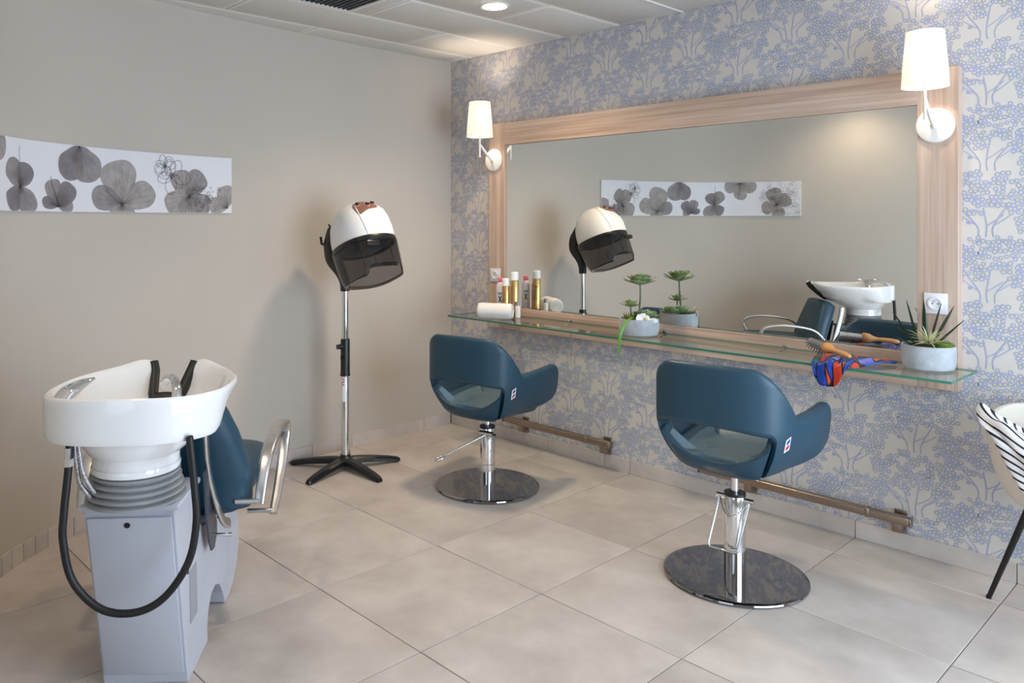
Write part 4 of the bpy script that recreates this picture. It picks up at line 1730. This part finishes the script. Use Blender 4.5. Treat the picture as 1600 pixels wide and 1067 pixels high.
def towel(loc, ang, label):
    t = thing('rolled_towel', label, 'towel', loc, ang)
    L, r = .21, .048
    rings = []
    for k in range(25):
        x = -L / 2 + L * k / 24
        e = min(k, 24 - k) / 3
        k_ = min(1, .86 + .14 * sqrt(max(0, 1 - (1 - min(1, e)) ** 2)))
        ring = []
        for i in range(40):
            a = 2 * pi * i / 40
            rr_ = r * k_ * (1 + .012 * sin(3 * a + x * 25) + .010 * sin(x * 60))
            z = r * .97 + rr_ * sin(a)
            ring.append((x, rr_ * cos(a) * 1.04, max(z, 0.0005)))
        rings.append(ring)
    MB().loft(rings).build('roll', M_TOWEL, t, angle=60)
    for sx in (-1, 1):
        spi = []
        for k in range(70):
            a = k * .30
            rr_ = .006 + .037 * k / 69
            spi.append((sx * (L / 2 + .0005), rr_ * cos(a), r * .97 + rr_ * sin(a)))
        MB().tube(spi, .0026, 6).build('spiral_edge', M_TOWEL, t, angle=60)


towel((.437, -.302, SZT), radians(30), 'rolled white towel lying at the left end of the glass shelf')


def can(loc, h, r, label, cap_h):
    t = thing('hairspray_can', label, 'can', (loc[0], loc[1], SZT), 0, 'gold hairspray cans on the shelf')
    MB().lathe([(.0, 0), (r - .002, 0), (r, .002), (r, h - cap_h - .006), (r - .003, h - cap_h)], 32, cap0=False).build('body', M_GOLD, t, angle=40)
    MB().lathe([(r - .003, h - cap_h - .001), (r - .0005, h - cap_h + .001), (r - .0005, h - .004), (r - .004, h), (0, h)], 32, cap1=False).build('cap', M_WPLAST, t, angle=40)
    MB().lathe([(r + .0004, .014), (r + .0004, .034)], 32, cap0=False, cap1=False).build('dark_band', M_INKDARK, t)
    a0 = radians(70)
    for k in range(5):
        V, F = [], []
        z0, z1 = h * .62 - k * .018, h * .62 - k * .018 + (.009 if k == 0 else .004)
        wv = .5 if k == 0 else .38
        for q in range(7):
            a = a0 - wv + 2 * wv * q / 6
            V += [((r + .0004) * cos(a), (r + .0004) * sin(a), z0), ((r + .0004) * cos(a), (r + .0004) * sin(a), z1)]
        F = [[2 * q, 2 * q + 2, 2 * q + 3, 2 * q + 1] for q in range(6)]
        MB().add(V, F).build('print_line', M_SUCCTIP, t)


can((.450, -.144), .277, .0255, 'taller gold hairspray can with white cap beside the mirror edge', .050)
can((.408, -.178), .237, .0235, 'shorter gold hairspray can with white cap behind the towel', .046)
t = thing('spray_bottle', 'pearl white spray bottle with pink cap beside the gold cans', 'bottle', (.345, -.159, SZT))
MB().lathe([(.0, 0), (.025, 0), (.027, .003), (.027, .175), (.024, .195), (.017, .207), (.015, .209), (0, .209)], 32, cap0=False, cap1=False).build('body', M_BOTTLE, t, angle=40)
MB().lathe([(.0155, .2085), (.0165, .210), (.0165, .230), (.013, .236), (0, .236)], 28, cap1=False).build('cap', M_PINK, t, angle=40)


def on_cyl(r, a, z):
    return (r * cos(a), r * sin(a), z)


def cyl_stroke(mb, r, pts, w):
    """flat stroke printed on a cylinder; pts are (angle, z)"""
    for (a, z), (b, y) in zip(pts, pts[1:]):
        n = 4
        for k in range(n):
            f0, f1 = k / n, (k + 1) / n
            a0, z0 = a + (b - a) * f0, z + (y - z) * f0
            a1, z1 = a + (b - a) * f1, z + (y - z) * f1
            d = hypot((a1 - a0) * r, z1 - z0) or 1e-6
            na, nz = -(z1 - z0) / d * w / 2 / r, (a1 - a0) * r / d * w / 2
            mb.add([on_cyl(r, a0 + na, z0 + nz), on_cyl(r, a0 - na, z0 - nz), on_cyl(r, a1 - na, z1 - nz), on_cyl(r, a1 + na, z1 + nz)], [[0, 1, 2, 3]])


for c0 in (radians(48), radians(-55)):
    q = MB()
    cyl_stroke(q, .0274, [(c0 - .32, .125), (c0 + .32, .085)], .006)
    cyl_stroke(q, .0274, [(c0 - .32, .085), (c0 + .32, .125)], .006)
    q.build('label_letter', M_INKDARK, t)
    q = MB()
    cyl_stroke(q, .0274, [(c0 - .5, .150), (c0 - .2, .132), (c0 + .1, .146), (c0 + .5, .134)], .010)
    q.build('label_swash', M_INKBLUE, t)
    q = MB()
    cyl_stroke(q, .0274, [(c0 - .4, .062), (c0 + .4, .062)], .003)
    cyl_stroke(q, .0274, [(c0 - .3, .052), (c0 + .3, .052)], .002)
    q.build('label_line', M_BELLOWS, t)

t = thing('dropper_bottle', 'small frosted glass bottle with grey cap at the end of the towel', 'bottle', (.502, -.170, SZT))
MB().lathe([(.0, 0), (.015, 0), (.017, .002), (.017, .066), (.013, .073), (.009, .075), (0, .075)], 28, cap0=False, cap1=False).build('body', M_FROST, t, angle=40)
MB().lathe([(.0095, .0748), (.0112, .076), (.0112, .096), (.009, .099), (0, .099)], 24, cap1=False).build('cap', M_GREYCAP, t, angle=40)


def leaf(mb, base, direction, length, width, curve, thick=.002, n=7, up=(0, 0, 1), mi=0, cup=.0, tipmi=None):
    """tapered solid leaf; curve bends it downwards (negative) or upwards"""
    d = Vector(direction).normalized()
    upv = Vector(up)
    side = d.cross(upv)
    if side.length < 1e-4:
        side = Vector((1, 0, 0))
    side.normalize()
    nrm = side.cross(d).normalized()
    base = Vector(base)
    rings = []
    for k in range(n + 1):
        t_ = k / n
        p = base + d * (length * t_) + nrm * (curve * length * t_ * t_)
        w = width * interp([(0, .45), (.35, .85), (.7, 1.0), (.9, .72), (1, .12)] if width > .012 and cup < .2 and thick < .0035 else [(0, .45), (.35, 1.0), (.7, .85), (.9, .45), (1, .06)], t_) / 2
        th = thick * (1 - .7 * t_)
        rings.append([p - side * w + nrm * cup * w, p - nrm * th, p + side * w + nrm * cup * w, p + nrm * th])
    k0 = len(mb.f)
    mb.loft(rings, mi=mi)
    if tipmi is not None:
        for q in range(k0, len(mb.f)):
            ring_i = (q - k0) // 4
            if ring_i >= n - 1:
                mb.mi[q] = tipmi


def pot(t, r, h):
    MB().lathe([(.0, 0), (r * .82, 0), (r * .93, h * .08), (r * .99, h * .35), (r, h * .7), (r * .985, h), (r * .91, h), (r * .90, h * .85), (r * .5, h * .84), (0, h * .84)], 48, cap0=False, cap1=False).build('bowl', M_POT, t, angle=40)


# succulent bowl
sb = thing('succulent_bowl', 'round concrete bowl with tall rosette succulents and a white orchid bloom', 'potted plant', (1.415, -.232, SZT))
pot(sb, .103, .088)
q = MB().sphere((0, 0, .074), .088, 24, 10, sz=.22)
q.build('soil', M_SOIL, sb)
RD = Vector((.674, .739, 0)); TD = Vector((.739, -.674, 0))   # right and towards the room door side


def PL(r, t_, z):
    v = RD * r + TD * t_
    return Vector((v.x, v.y, z))


def rosette(c, rad, nl, tilt0, tilt1, w, seed, layers=3, name='rosette', m=(M_SUCC, M_SUCCTIP)):
    r = random.Random(seed)
    R0 = MB()
    for L in range(layers):
        f = L / max(1, layers - 1)
        n_ = int(nl * (1 - .35 * f))
        for k in range(n_):
            a = 2 * pi * (k + .5 * (L % 2)) / n_ + r.uniform(-.1, .1)
            el = radians(tilt0 + (tilt1 - tilt0) * f + r.uniform(-5, 5))
            d = Vector((cos(a) * cos(el), sin(a) * cos(el), sin(el)))
            leaf(R0, Vector(c) + d * .004, d, rad * (1 - .35 * f) * r.uniform(.9, 1.08), w, .12, .0028, 6, mi=0, tipmi=1 if L < 2 else None, cup=.15)
    return R0.build(name, list(m), sb, angle=60)


top = PL(.006, 0, .262)
stm = catmull([PL(-.004, .012, .07), PL(.0, .01, .13), PL(.006, .004, .20), top], 6)
MB().tube(stm, [.0055 - .0015 * k / (len(stm) - 1) for k in range(len(stm))], 10).build('stem', M_STEM, sb, angle=60)
rosette(top, .088, 15, 14, 60, .034, 4, 4)
stm2 = catmull([PL(-.04, -.005, .075), PL(-.042, 0, .12), PL(-.044, .0, .150)], 5)
MB().tube(stm2, .004, 8).build('stem', M_STEM, sb, angle=60)
rosette(PL(-.044, 0, .148), .052, 12, 12, 65, .018, 9, 3, m=(M_SUCC, M_SUCCTIP))
rosette(PL(.045, .005, .088), .062, 13, 8, 62, .026, 12, 4, m=(M_SUCCPALE, M_SUCC))
rosette(PL(.060, -.04, .086), .052, 12, 8, 62, .024, 13, 4, m=(M_SUCCPALE, M_SUCC))
rosette(PL(.012, -.055, .086), .052, 12, 8, 62, .024, 15, 4, m=(M_SUCCPALE, M_SUCC))
q = MB()
r = random.Random(31)
for k in range(46):
    a, el = r.uniform(0, 2 * pi), radians(r.uniform(20, 75))
    b0 = PL(-.062 + r.uniform(-.016, .016), .012 + r.uniform(-.03, .03), .078)
    leaf(q, b0, (cos(a) * cos(el), sin(a) * cos(el), sin(el)), r.uniform(.028, .05), .005, .1, .001, 4)
q.build('olive_sprigs', M_YGREEN, sb, angle=60, kind='stuff')
# orchid bloom at the front
oc = PL(.0, .082, .093)
q = MB()
for a, l, w in ((100, .034, .040), (170, .040, .046), (10, .036, .034), (-35, .036, .030), (225, .030, .030)):
    d = RD * cos(radians(a)) + Vector((0, 0, 1)) * sin(radians(a)) * .75 + TD * .25
    leaf(q, oc, d, l, w, .06, .002, 6, up=TD, cup=-.1)
for a, l, w in ((0, .03, .026), (180, .028, .026), (80, .02, .02)):
    d = RD * cos(radians(a)) + Vector((0, 0, 1)) * sin(radians(a)) * .5 + TD * .35
    leaf(q, oc + RD * .045 + Vector((0, 0, -.008)), d, l, w, .06, .002, 6, up=TD)
bl_ = q.build('orchid_bloom', M_PETAL, sb, angle=60)
MB().sphere(oc + TD * .006 + RD * .012, .009, 12, 8).build('bloom_throat', M_PETALY, bl_)
# trailing blade hanging over the shelf edge
bd = catmull([PL(-.02, .060, .088), PL(-.055, .090, .102), PL(-.095, .120, .078), PL(-.124, .136, .03), PL(-.134, .136, -.03), PL(-.136, .134, -.088)], 7)
rings = []
nb = len(bd)
for i, p in enumerate(bd):
    f = i / (nb - 1)
    w = interp([(0, .004), (.3, .0075), (.7, .008), (1, .003)], f)
    tt = (bd[min(i + 1, nb - 1)] - bd[max(i - 1, 0)]).normalized()
    nn = RD.cross(tt).normalized()
    rings.append([p - RD * w, p + nn * .0016, p + RD * w, p - nn * .0016])
MB().loft(rings).build('trailing_blade', M_BLADE, sb, angle=60)

# aloe bowl
ab = thing('aloe_bowl', 'round concrete bowl with spiky dark aloe and pale air plant', 'potted plant', (2.738, -.168, SZT))
pot(ab, .0975, .098)
MB().sphere((0, 0, .082), .085, 24, 10, sz=.2).build('soil', M_SOIL, ab)
MB().sphere(PL(.048, .022, .088), .046, 22, 12, sx=.95, sy=.95, sz=.62).build('moss_mound', M_MOSS, ab)
for (r0, t0, dr_, dt_, dz_, L, w) in [(-.035, 0, -.62, .05, .80, .165, .020), (-.03, .02, -.80, .1, .60, .125, .020), (-.015, -.01, -.30, -.05, .97, .185, .024), (0.0, .0, -.06, 0, 1.0, .185, .026), (.012, -.01, .06, -.2, 1.0, .165, .022),
                                       (.02, 0, .30, .05, .95, .175, .022), (.03, 0, .55, -.05, .80, .185, .022), (.035, .01, .72, .1, .62, .150, .020), (-.02, -.02, -.45, -.4, .8, .15, .02), (.02, -.02, .25, -.5, .8, .15, .02), (-.04, .01, -.92, .1, .35, .085, .016)]:
    q = MB()
    leaf(q, PL(r0 - .008, t0 - .015, .092), RD * dr_ + TD * dt_ + Vector((0, 0, dz_)), L, w, .05, .0045, 8, cup=.25)
    q.build('aloe_leaf', M_ALOE, ab, angle=60)
q = MB()
r = random.Random(8)
for k in range(64):
    a = r.uniform(0, 2 * pi)
    el = radians(r.uniform(12, 80))
    leaf(q, PL(-.018, .030, .104), (cos(a) * cos(el), sin(a) * cos(el), sin(el)), r.uniform(.055, .085), .0052, r.uniform(-.55, -.2), .0012, 7)
q.build('air_plant', M_AIRP, ab, angle=60, kind='stuff')


# scarf: folded cloth lying on the shelf and hanging over the front edge
def scarf_mat():
    m, nt, b = new_mat('patterned_silk')
    tc = nt.nodes.new('ShaderNodeTexCoord')
    mp = nt.nodes.new('ShaderNodeMapping')
    mp.inputs['Rotation'].default_value = (0, 0, .7)
    mp.inputs['Scale'].default_value = (1.0, .45, 1.0)
    nt.links.new(tc.outputs['UV'], mp.inputs['Vector'])
    v = nt.nodes.new('ShaderNodeTexVoronoi')
    v.inputs['Scale'].default_value = 7.5
    nt.links.new(mp.outputs['Vector'], v.inputs['Vector'])
    sp_ = nt.nodes.new('ShaderNodeSeparateColor')
    nt.links.new(v.outputs['Color'], sp_.inputs[0])
    r_ = nt.nodes.new('ShaderNodeValToRGB')
    r_.color_ramp.interpolation = 'CONSTANT'
    cols = [(0, (24, 60, 158)), (.24, (12, 14, 30)), (.38, (206, 58, 34)), (.62, (36, 92, 180)), (.72, (112, 112, 190)), (.80, (198, 40, 46)), (.88, (28, 96, 100)), (.95, (214, 110, 40))]
    e = r_.color_ramp.elements
    e[0].position, e[0].color = 0, rgb(*cols[0][1])
    e[1].position, e[1].color = cols[1][0], rgb(*cols[1][1])
    for p_, c_ in cols[2:]:
        k = e.new(p_)
        k.color = rgb(*c_)
    nt.links.new(sp_.outputs[0], r_.inputs['Fac'])
    v2 = nt.nodes.new('ShaderNodeTexVoronoi')
    v2.feature = 'DISTANCE_TO_EDGE'
    v2.inputs['Scale'].default_value = 7.5
    nt.links.new(mp.outputs['Vector'], v2.inputs['Vector'])
    lt = nt.nodes.new('ShaderNodeMath'); lt.operation = 'LESS_THAN'; lt.inputs[1].default_value = .045
    nt.links.new(v2.outputs['Distance'], lt.inputs[0])
    mx = nt.nodes.new('ShaderNodeMix'); mx.data_type = 'RGBA'
    nt.links.new(lt.outputs[0], mx.inputs[0])
    nt.links.new(r_.outputs['Color'], mx.inputs[6])
    mx.inputs[7].default_value = rgb(10, 12, 24)
    nt.links.new(mx.outputs[2], b.inputs['Base Color'])
    b.inputs['Roughness'].default_value = .35
    return m


M_SCARF = scarf_mat()


def scarf():
    nu, nv = 46, 40
    V, F, UV = [], [], []
    # cloth runs in v from the back of the shelf to the front and over the edge
    edge = -.390
    for i in range(nu + 1):
        u = i / nu
        for j in range(nv + 1):
            v = j / nv
            # outline on the shelf: wedge from lower left to right
            x = 2.335 + .285 * u
            yb = -.105 - .04 * u
            yf = edge - (.088 * math.exp(-((u - .22) / .27) ** 4)) + .175 * sstep(.62, 1.0, u)
            x += (.07 * (1 - v) - .02) * (1 - u) * -1.0 + .03 * v * (1 - u)
            y = yb + (yf - yb) * v
            fold = .5 + .5 * sin(u * 17 + v * 5 + 1.3 * sin(v * 6 + u * 4))
            fold2 = .5 + .5 * sin(v * 15 - u * 7)
            z = SZT + .003 + .022 * fold * (.35 + .65 * sin(pi * min(1, u * 1.0 + .05))) * (.4 + .6 * (1 - abs(2 * v - 1) ** 2)) + .006 * fold2
            if y < edge:
                d = edge - y
                z = SZT + .004 + .010 * fold * math.exp(-d / .02) - d
                y = edge - .004 - .010 * fold * sstep(0, .03, d) - .004 * fold2
            V.append((x - 2.45, y + .25, z - SZT))
            UV.append((u, v))
    for i in range(nu):
        for j in range(nv):
            a = i * (nv + 1) + j
            F.append([a, a + 1, a + nv + 2, a + nv + 1])
    me_ = bpy.data.meshes.new('silk_scarf')
    me_.from_pydata(V, [], F)
    uvl = me_.uv_layers.new(name='UVMap')
    for lp in me_.loops:
        uvl.data[lp.index].uv = UV[lp.vertex_index]
    me_.materials.append(M_SCARF)
    me_.polygons.foreach_set('use_smooth', [True] * len(me_.polygons))
    o = bpy.data.objects.new('silk_scarf', me_)
    COL.objects.link(o)
    o.location = (2.45, -.25, SZT)
    so_ = o.modifiers.new('thickness', 'SOLIDIFY')
    so_.thickness = .0015
    so_.offset = 1
    tag(o, 'crumpled blue, red and orange patterned scarf hanging over the shelf edge', 'scarf')


scarf()
# round brush lying on the scarf
p1, p2 = Vector((2.282, -.195, .884)), Vector((2.500, -.328, .860))
ax = (p2 - p1).normalized()
br = thing('round_brush', 'round hair brush with wooden handle lying on the patterned scarf', 'hair brush', tuple(p1.lerp(p2, .5)))
BM_ = Matrix.Translation(p1 - p1.lerp(p2, .5)) @ Vector((0, 0, 1)).rotation_difference(ax).to_matrix().to_4x4()
BL = (p2 - p1).length
MB().lathe([(.0155, 0), (.0175, .001), (.0175, .098), (.0155, .099), (.0155, 0)], 28, M=BM_, cap0=False, cap1=False).build('barrel', M_BARREL, br, angle=40)
MB().lathe([(.0165, .096), (.0225, .100), (.0240, .115), (.021, .130), (.013, .146), (.0095, .165), (.0115, .20), (.0120, .225), (.0085, BL - .004), (.004, BL), (0, BL)], 24, M=BM_, cap1=False).build('handle', M_WOODH, br, angle=60)
q = MB()
for i in range(11):
    for k in range(13):
        a = 2 * pi * (k + .5 * (i % 2)) / 13
        z = .006 + i * .0088
        d = Vector((cos(a), sin(a), 0))
        q.tube([BM_ @ (d * .0172 + Vector((0, 0, z))), BM_ @ (d * .0350 + Vector((0, 0, z)))], [.0011, .0008], 4)
q.build('bristles', M_BRISTLE, br, kind='stuff')

# ------------------------------------------------------------------ tub chair at the right edge with a striped cloth
TC = thing('tub_chair', 'cream moulded tub chair with thin black legs at the right edge', 'chair', (3.215, -.300, 0))
BACK = radians(95)      # direction of the backrest
def tub_rim(a):
    d = abs((a - BACK + pi) % (2 * pi) - pi)
    return .735 - .04 * sstep(.8, 1.9, d) - .05 * sstep(2.2, 2.9, d)


NT = 72
rings = []
levels = [(.0, .405), (.12, .405), (.19, .415), (.235, .445), (.262, .50), (.280, .56)]
def tub_ring(frac, r, inner=0.0):
    out = []
    for k in range(NT):
        a = 2 * pi * k / NT
        zt = tub_rim(a)
        z = .40 + (zt - .40) * frac
        rr_ = r(frac) - inner
        d = abs((a - BACK + pi) % (2 * pi) - pi)
        out.append(Vector((rr_ * cos(a), rr_ * sin(a), z + (inner * .9 if frac < .3 else 0))))
    return out


rf = lambda f: interp([(0, .10), (.03, .135), (.10, .168), (.25, .200), (.45, .221), (.7, .236), (.9, .240), (1, .236)], f)
fr_ = [0, .03, .10, .18, .25, .35, .45, .58, .7, .8, .9, .97, 1]
outer_r = [tub_ring(f, rf) for f in fr_]
inner_rr = [tub_ring(f, rf, .014) for f in fr_[::-1]]
TCB = MB().loft(outer_r + inner_rr)
TCB.build('shell', M_SHELLW, TC, angle=60)
for a in (165, 285, 345, 105):
    ca, sa = cos(radians(a)), sin(radians(a))
    lg = MB().tube([(.12 * ca, .12 * sa, .412), (.265 * ca, .265 * sa, .004)], [.0125, .0085], 14)
    MB_o = lg.build('leg', M_BLACK, TC)
    MB().lathe([(.009, 0), (.009, .008), (.008, .012)], 12, M=Matrix.Translation((.2655 * ca, .2655 * sa, 0))).build('foot_cap', M_RUBBER, MB_o)


def stripes():
    m, nt, b = new_mat('striped_cotton')
    tc = nt.nodes.new('ShaderNodeTexCoord')
    sx = nt.nodes.new('ShaderNodeSeparateXYZ')
    nt.links.new(tc.outputs['UV'], sx.inputs[0])
    mu = nt.nodes.new('ShaderNodeMath'); mu.operation = 'MULTIPLY'; mu.inputs[1].default_value = 34.0
    nt.links.new(sx.outputs[1], mu.inputs[0])
    fr = nt.nodes.new('ShaderNodeMath'); fr.operation = 'FRACT'
    nt.links.new(mu.outputs[0], fr.inputs[0])
    lt = nt.nodes.new('ShaderNodeMath'); lt.operation = 'LESS_THAN'; lt.inputs[1].default_value = .30
    nt.links.new(fr.outputs[0], lt.inputs[0])
    mx = nt.nodes.new('ShaderNodeMix'); mx.data_type = 'RGBA'
    mx.inputs[6].default_value = rgb(232, 230, 228)
    mx.inputs[7].default_value = rgb(24, 26, 44)
    nt.links.new(lt.outputs[0], mx.inputs[0])
    nt.links.new(mx.outputs[2], b.inputs['Base Color'])
    b.inputs['Roughness'].default_value = .85
    return m


M_STRIPE = stripes()


def throw():
    """cloth draped over the rim: falls outside a little and long on the inside"""
    nu, nv = 44, 72
    V, F, UV = [], [], []
    for i in range(nu + 1):
        u = i / nu
        for j in range(nv + 1):
            v = j / nv
            L = v * .80 - .40                 # negative: outside the shell, positive: inside
            drop = max(0.0, -L)
            a0_ = 186 + 40 * sstep(.015, .05, drop) + 170 * max(0.0, drop - .05)
            a = radians(a0_ + (345 - a0_) * u)
            zt = tub_rim(a)
            fold = .5 + .5 * sin(u * 26 + 1.2 * sin(v * 5))
            bunch = math.exp(-(u / .10) ** 2) * math.exp(-(L / .05) ** 2)
            if L < -.012:
                z = zt + .008 - (drop - .012)
                r = rf(min(1, max(0, (z - .4) / (zt - .4)))) + .007 + .012 * fold * sstep(.012, .06, drop)
                if z < .44:
                    r = rf((.44 - .4) / (zt - .4)) + .007 + .012 * fold
            elif L < .026:
                k = (L + .012) / .038
                z = zt + .008 + .010 * sin(pi * k) + .007 * fold * sin(pi * k)
                r = .236 + .008 - .036 * k
            else:
                k = (L - .026) / .374
                r = .200 - .34 * k
                z = zt + .004 - .055 * sin(pi * min(1, k * 1.1)) + .022 * fold * sin(pi * k) - .02 * k
            r += .030 * bunch
            z += .022 * bunch
            V.append((r * cos(a), r * sin(a), z))
            UV.append((u, v))
    for i in range(nu):
        for j in range(nv):
            k = i * (nv + 1) + j
            F.append([k, k + 1, k + nv + 2, k + nv + 1])
    me_ = bpy.data.meshes.new('striped_throw')
    me_.from_pydata(V, [], F)
    uvl = me_.uv_layers.new(name='UVMap')
    for lp in me_.loops:
        uvl.data[lp.index].uv = UV[lp.vertex_index]
    me_.materials.append(M_STRIPE)
    me_.polygons.foreach_set('use_smooth', [True] * len(me_.polygons))
    o = bpy.data.objects.new('striped_throw', me_)
    COL.objects.link(o)
    o.location = (3.215, -.300, 0)
    so_ = o.modifiers.new('thickness', 'SOLIDIFY')
    so_.thickness = .003
    tag(o, 'black and white striped cloth draped over the cream tub chair', 'throw')


throw()
